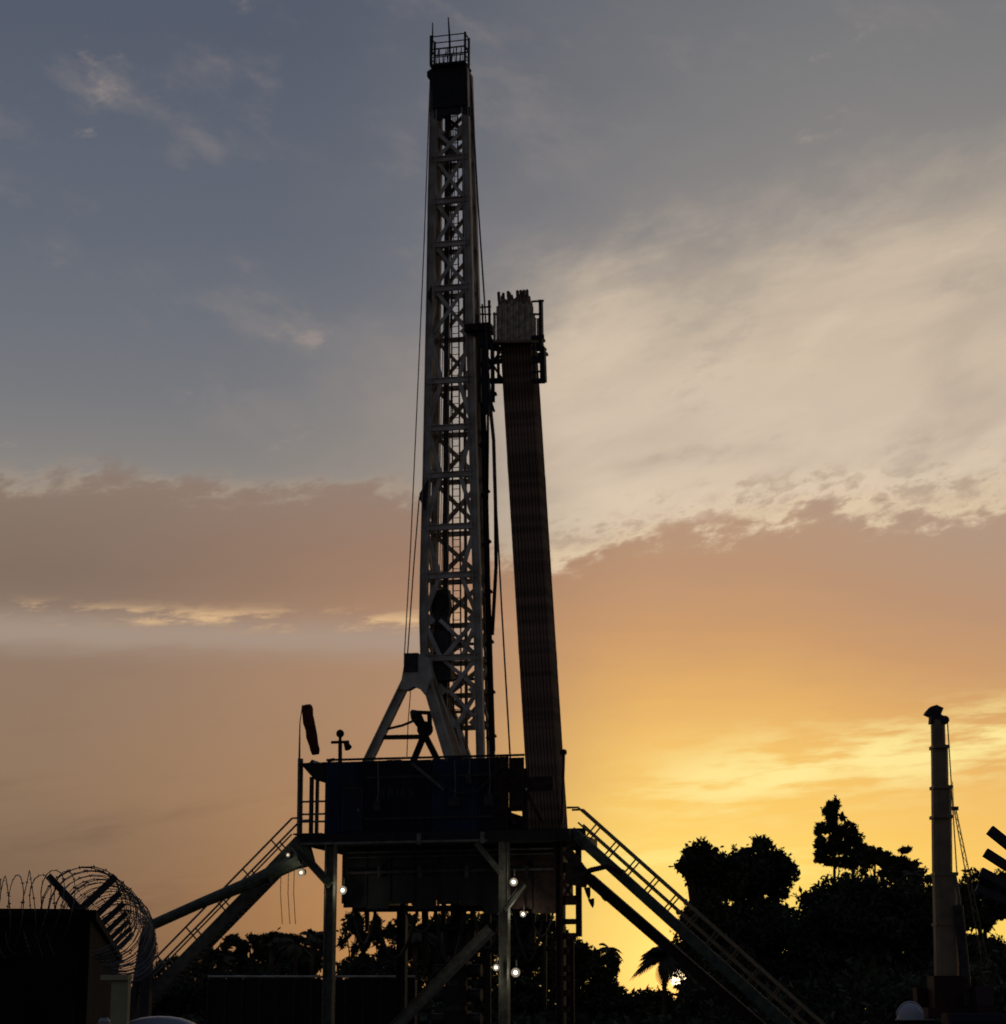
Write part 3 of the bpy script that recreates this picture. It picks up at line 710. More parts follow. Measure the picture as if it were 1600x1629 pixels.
# ---- stairs
def stair(name, label, top, bottom, ly, wid, mt, rm_, rail_h, nposts, rails, start, mid_frac=.5, sw=.5):
    """stringers, treads and two handrails; top and bottom are points of the near stringer's centre line"""
    t = Thing(name, label, 'stairs', (toz(top, bottom, 0).x, ly, 0), True)
    b0 = toz(top, bottom, 0.0); d = (b0 - top)
    up = Vector((0, 0, 1))
    for k in (0, wid): t.part('stringer', MB().bar(top + Vector((0, k, 0)), b0 + Vector((0, k, 0)), sw if k == 0 else .36, 0.1), mt)
    n = int((top.z) / 0.22)
    tr0 = t.part('tread', MB().box(top + Vector((-.14, .06, -.12)), top + Vector((.14, wid - .06, -.08))), 'dark_steel')
    for i in range(1, n): t.again(tr0, d * (i / n))
    for k in rails:
        off = Vector((0, k, 0))
        s = top + off + d * start
        for i in range(nposts):
            p = top + off + d * (start + (1 - start) * (i + .2) / nposts)
            lean_ = Vector((-d.z, 0, d.x)).normalized(); lean_ = lean_ if lean_.z > 0 else -lean_
            t.part('rail_post', MB().bar(p, p + lean_ * rail_h * abs(d.x) / d.length, 0.07, .06), rm_)
        hr_ = [top + off + up * rail_h + d * start - Vector((math.copysign(.55, d.x), 0, 0)), s + up * rail_h, b0 + off + up * rail_h]
        t.part('hand_rail', MB().path(hr_, 0.055, 6), rm_)
        t.part('hand_rail', MB().path([s + up * rail_h * mid_frac, b0 + off + up * rail_h * mid_frac], 0.045, 6), rm_)
    return t
stair('right_stairs'.replace('right_', 'rig_'), 'steel stairs with yellow handrails sloping down right of the racked pipes', L(908, 1322, -3.6), L(1246, 1625, -3.6), -3.6, 1.2, 'green_steel', 'rail_yellow', 1.45, 12, (0, 1.2), 0.03)
stair('rig_stairs', 'steel stairs with thin handrails sloping down left of the porch', L(470, 1346, -3.0), L(216, 1606, -3.0), -3.0, 1.3, 'column_paint', 'rail_grey', 1.6, 7, (0, 1.3), 0.02, sw=.62)
rt, rb = L(930, 1392, -4.4), L(1196, 1622, -4.4)
ramp_ = Thing('pipe_ramp', 'dark steel ramp beam running below the yellow railed stairs', 'ramp', (toz(rt, rb, 0).x, -4.4, 0), True)
ramp_.part('beam', MB().hbeam(rt, toz(rt, rb, 0), 0.5, 0.4), 'rust_steel')
ramp_.part('beam', MB().hbeam(rt + Vector((0, 1.6, 0)), toz(rt, rb, 0) + Vector((0, 1.6, 0)), 0.3, 0.3), 'rust_steel')
ramp_.part('hanger', MB().path([L(905, 1400, -4.4), L(940, 1384, -4.4), L(966, 1378, -4.4), L(992, 1388, -4.4)], 0.13, 6), 'rust_steel')
ramp_.part('hanger', MB().bar(L(900, 1352, -4.4), L(938, 1402, -4.4), 0.5, 0.2), 'rust_steel')
ramp_.part('hanger', MB().bar(L(900, 1390, -4.4), L(935, 1398, -4.4), 0.9, 0.2), 'rust_steel')
for i in range(7): p = rt + (toz(rt, rb, 0) - rt) * ((i + 1) / 8); ramp_.part('cross_bar', MB().bar(p + Vector((0, .25, 0)), p + Vector((0, 1.4, 0)), 0.16), 'rust_steel')
for px, py, s in ((934, 1412, 20), (940, 1430, 14), (960, 1424, 10)):          # rags of rope hanging from the beam
    ramp_.part('hanging_strap', MB().path([L(px, py, -4.5), L(px + 2, py + s * .6, -4.5), L(px + 3, py + s, -4.5)], [.16, .1, .02], 6), 'rust_steel')
# flow trough to the left
f0, f1, f2 = L(478, 1366, -4.0), L(404, 1402, -4.0), L(236, 1474, -4.0)
ft = Thing('flow_trough', 'thick dark pipe trough branching left from under the porch', 'pipe', (f2.x, -4.0, 0), True)
ft.part('trough', MB().path([f0, f1, mid(f1, f2, .5) + Vector((0, 0, .05)), f2], [.42, .33, .27, .27], 10), 'green_steel')
ft.part('gusset', MB().prism([L(488, 1330, -4), L(470, 1330, -4), L(430, 1372, -4), L(396, 1410, -4), L(440, 1390, -4), L(500, 1375, -4)], (0, .3, 0)), 'green_steel')
ft.part('support_post', MB().bar(f2, (f2.x, f2.y, 0), 0.5, 0.4), 'dark_steel')
ft.part('support_post', MB().bar(f2 + Vector((-.2, 0, -.3)), (f2.x - 1.0, f2.y, 0), 0.3, 0.3), 'dark_steel')
ft.part('valve', MB().tube(L(428, 1394, -4.2), L(432, 1408, -4.2), 0.12).tube(L(424, 1404, -4.2), L(437, 1404, -4.2), .05), 'dark_steel')
for px in (447, 459, 468):
    ft.part('cable', MB().path([L(px, 1385, -3.9), L(px - 1, 1420, -3.9), L(px + 2, 1470, -3.9)], 0.018, 5), 'cable')

# ---- windsock
wp = Thing('windsock', 'limp dark red windsock hanging from a thin pole above the porch', 'windsock', (L(476, 1320, -4.0).x, -4.0, FL), True)
wp.part('pole', MB().path([(L(475, 1320, -4.0).x, -4.0, FL), L(476, 1215, -4.0), L(477, 1150, -4.0), L(481, 1121, -4.0)], [.06, .06, .03, .02], 6), 'rail_grey')
hoop = [L(488, 1124, -4.0) + Vector((.26*math.cos(a), .26*math.sin(a), .04*math.cos(a))) for a in [2*math.pi*i/16 for i in range(17)]]
wp.part('hoop', MB().path(hoop, 0.02, 5, cap=False), 'rail_grey')
sk = MB(); pts = [L(px, py, -4.0) for px, py in ((487.5, 1122), (488.5, 1128), (489.6, 1138), (491.5, 1149), (494.5, 1160), (496.2, 1172), (499, 1184), (501.2, 1194), (502, 1200))]
sk.path(pts, [.23, .28, .27, .29, .25, .27, .22, .23, .16], 18)
for v_ in sk.v[18:]: v_ += Vector((.025 * math.sin(v_.y * 31 + v_.z * 2.0), .02 * math.sin(v_.x * 37), 0))   # creases
wp.part('sock', sk, 'sock_cloth', smooth=True)
# ---- beacon
bc = Thing('beacon', 'round black beacon on a short post with crossbar above the navy house', 'beacon', L(541, 1212, -3.6), True)
bc.part('post', MB().bar(L(541, 1212, -3.6), L(541, 1178, -3.6), 0.16), 'black_steel')
bc.part('crossbar', MB().bar(L(527, 1181, -3.6), L(555, 1180, -3.6), 0.13), 'black_steel')
bc.part('horn', MB().path([L(550, 1182, -3.6), L(554, 1190, -3.7)], [.12, .2], 10), 'black_steel')
bc.part('lamp', MB().ball(L(541, 1167, -3.6), 0.21, 12).tube(L(541, 1178, -3.6), L(541, 1172, -3.6), .08), 'black_steel', smooth=True)
bc.part('bracket', MB().bar(L(521, 1210, -3.6), L(532, 1208, -3.6), 0.14), 'black_steel')

# ---- floodlights
def flood(px, py, ly, label, lit='lamp_glow', r=0.16, power=20, post=None, face=-1, hang=True):
    c = L(px, py, ly)
    t = Thing('floodlight', label, 'floodlight', c, True, 'floodlights on the rig')
    t.part('housing', MB().tube(c + Vector((0, .04, 0)), c + Vector((0, .3, .05)), r * 1.0, 12), 'dark_steel')
    r *= .5
    if lit:
        if power: t.part('halo_ring', MB().path([c + Vector((0, .037, 0)), c + Vector((0, .0, 0))], [r * 1.3, r * 2.3], 16), 'lamp_halo')  # added glowing ring standing in for the lamp's halo
        t.part('lens', MB().path([c + Vector((0, .038, 0)), c + Vector((0, -.02, 0)), c + Vector((0, -.06, 0))], [r * 1.1, r, r * .5], 12), lit)
        if not power: return t
        ld = bpy.data.lights.new('lamp_light', 'POINT'); ld.energy = power * 0.9; ld.color = (1, .93, .78); ld.shadow_soft_size = 0.12
        lo_ = bpy.data.objects.new('lamp_light', ld); COL.objects.link(lo_); lo_.parent = t.o; lo_.location = (0, -.3, 0)
    if hang: t.part('bracket', MB().bar(c + Vector((0, .2, r * 1.2)), c + Vector((0, .2, r * 1.2 + .5)), 0.06), 'dark_steel')
    if post: t.part('post', MB().bar(c + Vector((0, .25, -r)), L(*post, ly) + Vector((0, .25, 0)), 0.12), 'dark_steel')
flood(545, 1416, -4.3, 'lit white floodlight just right of the left column', r=.18)
flood(817, 1403, -4.9, 'lit white floodlight beside the top of the right column', r=.17)
flood(832, 1454, -3.5, 'lit floodlight right of the right column, below its knee brace', r=.13)
flood(789, 1539, -5.2, 'lit floodlight low on the left side of the right column', r=.14)
flood(820, 1547, -4.4, 'brightest lit floodlight low on the right side of the right column', r=.19)
flood(479, 1388, -4.4, 'warm lit floodlight hanging under the porch brace', 'lamp_warm', r=.17, power=6)
flood(458, 1360, -4.6, 'small dim warm lamp on the gusset under the porch', 'lamp_warm', r=.09, power=3)
flood(895, 1197, -.6, 'unlit floodlight on a post at the right edge of the racked pipes', None, r=.16, post=(892, 1310), hang=False)
flood(837, 1255, -4.5, 'small unlit pale floodlight at the ragged right end of the navy house', 'hat_white', r=.10, power=0)

# ------------------------------------------------------------------ perimeter walls, brackets and razor wire
WH = P(60, 1447, 24).z                    # wall top
def wall(name, label, pts, th, seg=3.0, WH=WH):
    t = Thing(name, label, 'wall', (pts[0].x, pts[0].y, 0))
    for p, q in zip(pts, pts[1:]):
        p, q = Vector((p.x, p.y, 0)), Vector((q.x, q.y, 0))
        n = max(1, round((q - p).length / seg)); a = (q - p).normalized()
        for i in range(n):
            s, e = p + (q - p) * (i / n) + a * .012, p + (q - p) * ((i + 1) / n) - a * .012
            nv = Vector((-a.y, a.x, 0)) * (th / 2)
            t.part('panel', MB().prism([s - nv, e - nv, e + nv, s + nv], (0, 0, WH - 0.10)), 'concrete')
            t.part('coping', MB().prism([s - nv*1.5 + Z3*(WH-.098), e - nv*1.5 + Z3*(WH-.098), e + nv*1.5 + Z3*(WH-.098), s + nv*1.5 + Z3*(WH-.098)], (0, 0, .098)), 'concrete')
    return t
C0 = P(128, 1447, 24); C0.z = 0
FAR = P(180, 1520, 41); FAR.z = 0
LEFT = Vector((-11.5, 23.2, 0))
wall('security_wall', 'dark concrete security wall at the left under the razor wire', [LEFT, C0, FAR], .22)
def arms(px_py_list, Y, t):
    for (a, b) in px_py_list:
        p, q = P(*a, Y), P(*b, Y)
        m = MB().bar(p, q, 0.055, 0.05)
        t.part('arm', m, 'dark_steel')
def y_bracket(base, dirv, label, left=True, size=.36, grp='Y brackets on the left wall'):
    t = Thing('wire_bracket', label, 'bracket', base, False, grp)
    for s in ((-1, 1) if left else (1,)):
        t.part('arm', MB().bar(base + Z3*.0, base + dirv * s * size + Z3 * size * 1.0, 0.07, 0.06), 'dark_steel')
    t.part('base_plate', MB().bar(base + Z3 * .002, base + Z3 * .03, 0.14, 0.14), 'dark_steel')
along = (FAR - C0).normalized(); perp = Vector((along.y, -along.x, 0))
if perp.x < 0: perp = -perp
for i in range(7):
    b = C0 + along * (0.05 + i * 2.6 + (0.4 if i else 0)); b = Vector((b.x, b.y, WH))
    y_bracket(b, perp, 'black Y bracket at the near corner of the left wall' if i == 0 else '%s black Y bracket back from the corner of the left wall' % ('second', 'third', 'fourth', 'fifth', 'sixth')[i-1] if i < 6 else 'last black Y bracket at the far end of the left wall', grp='Y brackets on the left wall')
for i in range(2):
    b = C0 + (LEFT - C0).normalized() * (2.6 * (i + 1)); b = Vector((b.x, b.y, WH))
    y_bracket(b, Vector((0, -1, 0)), ('black bracket in the wire left of the near wall corner' if i == 0 else 'black bracket on the near wall run at the left edge'), grp='Y brackets on the near run')
def coil(label, path, r, pitch, wob, seed, skew=.35):
    """concertina of razor wire: an uneven helix along a path with barbs"""
    rnd = random.Random(seed)
    seg = [(path[i+1] - path[i]).length for i in range(len(path) - 1)]; tot = sum(seg)
    def at(s):
        for i, l in enumerate(seg):
            if s <= l or i == len(seg) - 1:
                d = (path[i+1] - path[i]).normalized(); return path[i] + d * s, d
            s -= l
    n = int(tot / pitch); K = 22; pts = []
    ph0 = 0
    for k in range(n):
        rr = r * (1 + rnd.uniform(-wob, wob)); oz = rnd.uniform(-.03, .03); sk = rnd.uniform(-skew, skew)
        for j in range(K):
            f = k + j / K; c, d = at(f * pitch)
            side = d.cross(Z3).normalized(); a = 2*math.pi*j/K
            pts.append(c + side * (rr * math.cos(a)) + Z3 * (rr * math.sin(a) + oz) + d * (sk * rr * math.sin(a * 2) + rr * .35 * math.cos(a)))
    m = MB(); m.path(pts, 0.0055, 4)
    for i in range(0, len(pts) - 1, 1):              # barbs
        p = pts[i]; a = (pts[i+1] - p)
        if a.length < 1e-6: continue
        a.normalize(); s = a.cross(Vector((rnd.uniform(-1, 1), rnd.uniform(-1, 1), rnd.uniform(-1, 1)))).normalized() * .026
        m._add([p - s, p + a * .012, p + s, p - a * .012], [(0, 1, 2, 3)])
    base = path[0]
    o = link('razor_wire', m, 'wire', None, base); o.location = base
    return tag(o, label, 'razor wire')
up_ = lambda p, h, o=0: Vector((p.x + o, p.y, WH + h))
RC = .46
pth = [up_(C0, .0, .03), up_(C0 + along * 3, .03, .14), up_(C0 + along * 8, .05, .28), up_(C0 + along * 15.5, .0, .32)]
coil('razor wire coil arching along the left wall as it runs back to the rig', pth, RC + .01, 0.34, .07, 3)
coil('razor wire coil on the near run of the left wall', [up_(C0, -.07) + Vector((-.05, -.5, 0)), up_(LEFT, -.20) + Vector((0, -.5, 0))], .43, 0.125, .04, 5, .12)
# lower strand of straight wire between bracket tips
for s in (-1, 1):
    p, q = up_(C0, .35) + perp * s * .35, up_(FAR, .35) + perp * s * .35
    o = link('barbed_strand', MB().path([p - p, q - p], .008, 4), 'wire'); o.location = p
    tag(o, 'straight wire strand along the %s bracket tips of the left wall' % ('outer' if s < 0 else 'inner'), 'wire')
# right wall, mostly out of frame
R0, R1, R2 = Vector((2.95, 11.0, 0)), Vector((4.12, 15.9, 0)), Vector((9.9, 40, 0))
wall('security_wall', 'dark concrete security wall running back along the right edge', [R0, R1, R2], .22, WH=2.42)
ra = (R2 - R1).normalized(); rperp = Vector((ra.y, -ra.x, 0))
for i, (a, b) in enumerate((((1574, 1320), 15.9), ((1567, 1356), 17.2), ((1560, 1386), 18.8), ((1553, 1412), 20.8))):
    tip = P(*a, b)
    base = Vector((4.12 + (tip.y - 15.9) * .24, tip.y, 2.42))
    t = Thing('wire_bracket', ('upper', 'second', 'third', 'lowest')[i] + ' slanting black bracket arm at the right edge above the wall', 'bracket', base)
    t.part('arm', MB().bar(base, tip, 0.07, 0.06), 'dark_steel')
    t.part('arm', MB().bar(base, Vector((2*base.x - tip.x, tip.y, tip.z)), 0.07, 0.06), 'dark_steel')
    t.part('base_plate', MB().bar(base + Z3 * -.02, base + Z3 * .03, 0.14, 0.14), 'dark_steel')

# gate pillar at the left
GY = 21.5
gp = P(193, 1560, GY); ct = P(185, 1551, GY).z
pil = Thing('gate_pillar', 'pale concrete pillar with flat cap between the left wall and rig', 'pillar', (gp.x, gp.y, 0))
pil.part('shaft', MB().box((gp.x - .08, gp.y - .08, 0), (gp.x + .08, gp.y + .08, ct - .05)), 'pillar_concrete')
cx = P(185, 1555, GY).x
pil.part('cap', MB().box((cx - .13, gp.y - .12, ct - .048), (cx + .13, gp.y + .12, ct)), 'pillar_concrete')
# ------------------------------------------------------------------ mud tanks behind the gate, pipe rail along the top
mz = P(430, 1553, 126).z
mt = Thing('mud_tank', 'long dark steel mud tank with pipe rail left beneath the rig', 'tank', (P(430, 1600, 126).x, 126, 0))
x0, x1 = P(330, 1600, 126).x, P(660, 1600, 126).x
n = 12
for i in range(n):
    a, b = x0 + (x1 - x0) * i / n, x0 + (x1 - x0) * (i + 1) / n
    mt.part('panel', MB().box((a + .01, 126, 0.2), (b - .01, 126.1, mz - .16)), 'black_steel')
    mt.part('rib', MB().box((a - .05, 125.86, 0), (a + .05, 125.998, mz - .1)), 'dark_steel')
mt.part('tank_top', MB().box((x0, 126.102, 0.2), (x1, 129, mz - .16)), 'black_steel')
mt.part('pipe', MB().tube((x0, 125.75, mz - .02), (x1, 125.75, mz - .02), .06, 8), 'cream_paint')

# ------------------------------------------------------------------ crane with raised telescopic boom
CY = 100
cb = P(1507, 1560, CY); ctp = P(1491, 1148, CY)
cr_ = Thing('mobile_crane', 'mobile crane with tan telescopic boom raised almost upright at the right', 'crane', (cb.x, CY, 0))
def sect(px, y0, y1, w, d, name='boom_section'):
    p, q = P(px[0], y1, CY), P(px[1], y0, CY)
    w *= CY / FPX
    m = MB().prism([p + Vector((sx * w / 2, sy * d / 2, 0)) for sx, sy in ((-.7, -1), (.7, -1), (1, -.6), (1, .6), (.7, 1), (-.7, 1), (-1, .6), (-1, -.6))], q - p)
    return cr_.part(name, m, 'boom_paint')
sect((1506, 1502), 1390, 1562, 35, 1.0)
sect((1498.5, 1497), 1252, 1389.8, 29, .86)
sect((1495, 1494), 1188, 1251.8, 24.5, .74)
sect((1492.5, 1491.5), 1146, 1187.8, 20.5, .62)
for px, py, w in ((1502, 1391, 36.5), (1497, 1253, 30.5), (1494, 1189, 26), (1497, 1300, 31), (1504, 1470, 36.5)):
    p = P(px, py, CY); w *= CY / FPX
    cr_.part('collar', MB().box((p.x - w/2, CY - .54, p.z - .07), (p.x + w/2, CY + .54, p.z + .07)), 'boom_paint')
hp = P(1490, 1136, CY)
cr_.part('head_plate', MB().prism([P(1474, 1131, CY - .3), P(1480, 1124, CY - .3), P(1490, 1121, CY - .3), P(1501, 1126, CY - .3), P(1497, 1136, CY - .3), P(1509, 1143, CY - .3), P(1508, 1150, CY - .3), P(1480, 1150, CY - .3), P(1481, 1139, CY - .3), P(1472, 1135, CY - .3)], (0, .6, 0)), 'dark_steel')
cr_.part('sheave', MB().tube(P(1503, 1145, CY - .4), P(1503, 1145, CY + .4), .2, 12), 'dark_steel')
cr_.part('hoist_line', MB().tube(P(1507, 1150, CY + .5), P(1522, 1392, CY + .5), .03, 5), 'cable')
cr_.part('hose', MB().path([P(1519, 1392, CY - .5), P(1526, 1430, CY - .5), P(1530, 1470, CY - .5)], .07, 6), 'rail_grey')
cr_.part('lift_ram', MB().tube(P(1524, 1440, CY - .7), P(1540, 1600, CY - .7), .22, 10), 'dark_steel')
bz = cb.z
def kbox(name, lo, hi, m, parent=None):      # carrier lies along the line of sight, cab towards us
    return cr_.part(name, MB().box((cb.x + lo[0], CY + lo[1], lo[2]), (cb.x + hi[0], CY + hi[1], hi[2])), m, parent)
kbox('turntable', (-1.2, -1.5, 1.75), (1.2, 1.6, 2.2), 'crane_red')
kbox('boom_foot', (-.75, -.8, 2.202), (.75, .9, bz + .2), 'crane_red')
kbox('counterweight', (-1.2, 1.0, 2.202), (1.2, 2.0, 3.1), 'crane_red')
cabm = cr_.part('cab', MB().prism([(cb.x + .78, CY - 2.4, 1.4), (cb.x + .78, CY - .9, 1.4), (cb.x + .78, CY - .9, 3.1), (cb.x + .78, CY - 2.0, 3.1), (cb.x + .78, CY - 2.4, 2.3)], (.75, 0, 0)), 'crane_red')
kbox('window', (1.532, -1.9, 2.2), (1.545, -1.0, 2.95), 'glass_dark', cabm)
kbox('carrier', (-1.25, -4.6, .8), (1.25, 4.6, 1.398), 'crane_red')
fcab = cr_.part('carrier_cab', MB().prism([(cb.x - 1.25, CY - 6.2, .7), (cb.x - 1.25, CY - 4.602, .7), (cb.x - 1.25, CY - 4.602, 1.95), (cb.x - 1.25, CY - 5.9, 1.95), (cb.x - 1.25, CY - 6.2, 1.5)], (2.5, 0, 0)), 'crane_red')
cr_.part('windscreen', MB().prism([(cb.x - 1.1, CY - 6.18, 1.55), (cb.x + 1.1, CY - 6.18, 1.55), (cb.x + 1.05, CY - 5.97, 1.88), (cb.x - 1.05, CY - 5.97, 1.88)], (0, -.03, .01)), 'glass_dark', fcab)
for y in (-5.3, -3.6, 1.8, 3.3):
    for s in (-1, 1):
        x0 = cb.x + s * 1.12
        w = cr_.part('wheel', MB().path([(x0 - .18, CY + y, .6), (x0 - .15, CY + y, .6), (x0 + .15, CY + y, .6), (x0 + .18, CY + y, .6)], [.5, .6, .6, .5], 16), 'rubber')
        cr_.part('rim', MB().tube((x0 - .2, CY + y, .6), (x0 + .2, CY + y, .6), .3, 12), 'dark_steel', w)
for y in (-4.3, 4.3):
    for s in (-1, 1): cr_.part('outrigger', MB().box((cb.x + (1.26 if s > 0 else -2.6), CY + y - .15, .75), (cb.x + (2.6 if s > 0 else -1.26), CY + y + .15, 1.0)).box((cb.x + s * 2.5 - .1, CY + y - .1, .004), (cb.x + s * 2.5 + .1, CY + y + .1, .749)), 'dark_steel')

# distant slim derrick boom right of the crane
dk = Thing('derrick_pole', 'very thin distant lattice boom leaning right of the crane', 'boom', (P(1542, 1400, 210).x, 210, 0))
p, q = P(1519, 1288, 210), P(1541, 1400, 210)
q = toz(p, q, 0.0); d_ = q - p
for s in (-.18, .18): dk.part('rod', MB().bar(p + Vector((s * .5, 0, 0)), q + Vector((s * 2.2, 0, 0)), .09), 'rail_yellow')
for i in range(34):
    t0, t1 = i / 34, (i + 1) / 34; s = -1 if i % 2 else 1
    dk.part('lacing', MB().bar(p + d_ * t0 + Vector((s * .15 * (.5 + 1.7 * t0), 0, 0)), p + d_ * t1 - Vector((s * .15 * (.5 + 1.7 * t1), 0, 0)), .05), 'rail_yellow')
dk.part('head', MB().bar(P(1512, 1286, 210), P(1524, 1286, 210), .35, .4), 'dark_steel')
dk.part('tip_rod', MB().bar(P(1517, 1286, 210), P(1515, 1243, 210), .05), 'rail_yellow')

# ------------------------------------------------------------------ trees
def leaf_mesh(blobs, n, size, seed, up=0.25):
    """many small leaf faces through the crown's clumps; blobs = (centre, (rx, ry, rz), weight)"""
    rnd = random.Random(seed)
    m = MB(); w = [b[2] for b in blobs]
    for _ in range(n):
        c, rr, _w = rnd.choices(blobs, w)[0]
        while True:
            x, y, z = (rnd.uniform(-1, 1) for _ in range(3)); d = x*x + y*y + z*z
            if d <= 1 and (d > .2 or rnd.random() < .6): break
        k = 1 + (abs(rnd.gauss(0, .2)) if rnd.random() < .10 else max(0, rnd.gauss(0, .06)))
        o = Vector(c) + Vector((x*rr[0]*k, y*rr[1]*k, z*rr[2]*k))
        a = Vector((rnd.gauss(0, 1), rnd.gauss(0, 1), rnd.gauss(0, 1) - up)).normalized()
        b = a.cross(Vector((rnd.gauss(0, 1), rnd.gauss(0, 1), rnd.gauss(0, 1)))).normalized()
        s = size * rnd.uniform(.6, 1.35)
        m._add([o - a*s, o + b*s*.45, o + a*s, o - b*s*.45], [(0, 1, 2, 3)])
    return m
def clumpy(c, r, k, seed, sub=.42, squash=1.0):
    """clumps of leaves on and in an ellipsoid crown"""
    rnd = random.Random(seed); out = [(c, (r[0]*.72, r[1]*.72, r[2]*.72), 1.6)]
    for i in range(k):
        th = rnd.uniform(0, 2*math.pi); z = rnd.uniform(-.75, 1); q = math.sqrt(1 - z*z) if abs(z) < 1 else 0
        f = rnd.uniform(.62, .84)
        p = Vector(c) + Vector((r[0]*f*q*math.cos(th), r[1]*f*q*math.sin(th), r[2]*f*z))
        s = sub * rnd.uniform(.6, 1.15)
        out.append((p, (r[0]*s, r[1]*s, r[2]*s*.8*squash), .22))
    return out
def tree(label, crowns, n, size, seed, trunk=None, tr_=.35, matn='foliage', name='tree', group=None):
    """crowns: list of (px, py, rx px, ry px, Y, clumps, core?)"""
    px, py, rx, ry, Y = crowns[0][:5]
    bpx = trunk if trunk else px
    base = P(bpx, 1600, Y); base.z = 0
    t = Thing(name, label, 'tree', base, False, group)
    blobs = []
    for i, c in enumerate(crowns):
        k = c[4] / FPX; cc = P(c[0], c[1], c[4]); cl = clumpy(cc, (c[2]*k, c[2]*k*.9, c[3]*k), c[5], seed * 31 + i, sub=c[7] if len(c) > 7 else .42)
        if len(c) > 6 and not c[6]: cl = cl[1:]
        tw = sum(b[2] for b in cl); area = c[2] * c[3]
        blobs += [(b[0], b[1], b[2] / tw * area) for b in cl]
    t.part('crown', leaf_mesh(blobs, n, size, seed), matn)
    top = P(crowns[0][0], crowns[0][1], Y)
    trk = MB().path([base, base.lerp(top, .35) + Vector((.15, 0, 0)), base.lerp(top, .7) + Vector((-.1, 0, 0)), top], [tr_, tr_*.75, tr_*.55, tr_*.25], 9)
    t.part('trunk', trk, 'bark')
    limbs = MB(); rnd = random.Random(seed)
    for b in blobs[1:9]:
        s = base.lerp(top, rnd.uniform(.45, .85)); limbs.path([s, s.lerp(Vector(b[0]), .55) + Z3 * .3, Vector(b[0])], [tr_*.3, tr_*.18, .04], 5)
    tw_ = MB()
    for b in blobs[1:]:
        for _ in range(4):                 # twigs reaching past the clumps, each with its own spray of leaves
            d = Vector((rnd.gauss(0, 1), rnd.gauss(0, 1), rnd.gauss(.25, .9))).normalized()
            e = Vector(b[0]) + Vector((d.x*b[1][0], d.y*b[1][1], d.z*b[1][2])) * rnd.uniform(1.1, 1.5)
            limbs.path([Vector(b[0]), Vector(b[0]).lerp(e, .6) + Z3 * .08, e], [.05, .035, .012], 3, cap=False)
            for k in range(9):
                p = Vector(b[0]).lerp(e, rnd.uniform(.6, 1.05)); a = (d + Vector((rnd.gauss(0, .8), rnd.gauss(0, .8), rnd.gauss(-.2, .8)))).normalized()
                s2 = a.cross(Vector((rnd.gauss(0, 1), rnd.gauss(0, 1), rnd.gauss(0, 1)))).normalized(); z_ = size * rnd.uniform(.5, 1.0)
                tw_._add([p, p + a*z_*.6 + s2*z_*.28, p + a*z_*1.3, p + a*z_*.6 - s2*z_*.28], [(0, 1, 2, 3)])
    t.part('leaf_sprays', tw_, matn)
    t.part('limbs', limbs, 'bark')
    return t
tree('dense dark tree with a ragged flat top just right of the stairs', [(1112, 1382, 37, 40, 190, 14), (1150, 1402, 34, 40, 190, 10), (1120, 1480, 50, 75, 190, 12), (1135, 1560, 50, 60, 190, 12)], 20000, .30, 11, trunk=1098, tr_=1.0, matn='foliage_warm')
tree('broad dark tree with a high rounded crown, right of the stairs', [(1206, 1386, 46, 56, 200, 16), (1236, 1402, 30, 46, 200, 10), (1176, 1400, 28, 44, 200, 10), (1205, 1480, 72, 70, 200, 12), (1210, 1560, 75, 60, 200, 12)], 22000, .32, 12, tr_=.6)
tree('low dome shaped dark tree in front of the tall tree', [(1362, 1474, 98, 92, 185, 26, True, .3), (1300, 1500, 62, 72, 185, 12, True, .3), (1432, 1480, 62, 72, 185, 12, True, .3), (1360, 1560, 110, 60, 185, 12)], 30000, .30, 13, tr_=.5)
tree('tall open crowned tree rising above the dark dome tree', [(1328, 1300, 17, 26, 240, 12, False, .42), (1326, 1284, 9, 14, 240, 8, False, .5), (1314, 1326, 18, 20, 240, 12, False, .4), (1343, 1322, 19, 22, 240, 12, False, .4), (1312, 1354, 18, 24, 240, 14, False, .38), (1336, 1350, 24, 24, 240, 14, False, .36), (1358, 1348, 18, 22, 240, 14, False, .38), (1330, 1374, 34, 12, 240, 14, False, .4), (1366, 1368, 18, 14, 240, 12, False, .42)], 6400, .30, 14, tr_=.32, matn='foliage_warm')
tree('low spreading tree with wispy branch ends right of the tall tree', [(1392, 1362, 26, 24, 235, 8, False, .5), (1420, 1366, 22, 11, 235, 8, False, .5), (1440, 1352, 10, 5, 235, 4), (1430, 1388, 34, 20, 235, 9, False, .5), (1462, 1398, 20, 17, 235, 8, False, .5)], 3600, .34, 15, tr_=.3, matn='foliage_warm')
tree('dark tree behind the crane boom', [(1470, 1470, 55, 66, 215, 14), (1440, 1440, 40, 40, 215, 10), (1480, 1560, 60, 60, 215, 12)], 13000, .36, 16, tr_=.4)
tree('low dark tree at the right edge behind the brackets', [(1560, 1440, 48, 50, 220, 14), (1590, 1425, 30, 48, 220, 8), (1530, 1446, 24, 40, 220, 8), (1560, 1550, 60, 70, 220, 12)], 13000, .36, 17, tr_=.4)
tree('low bush tree left of the sun, under the stairs', [(918, 1560, 50, 62, 150, 14, True, .3), (962, 1556, 28, 44, 150, 12, True, .34), (890, 1530, 36, 54, 150, 10, True, .3), (950, 1600, 60, 34, 150, 10)], 12000, .20, 18, tr_=.25, matn='foliage_warm')
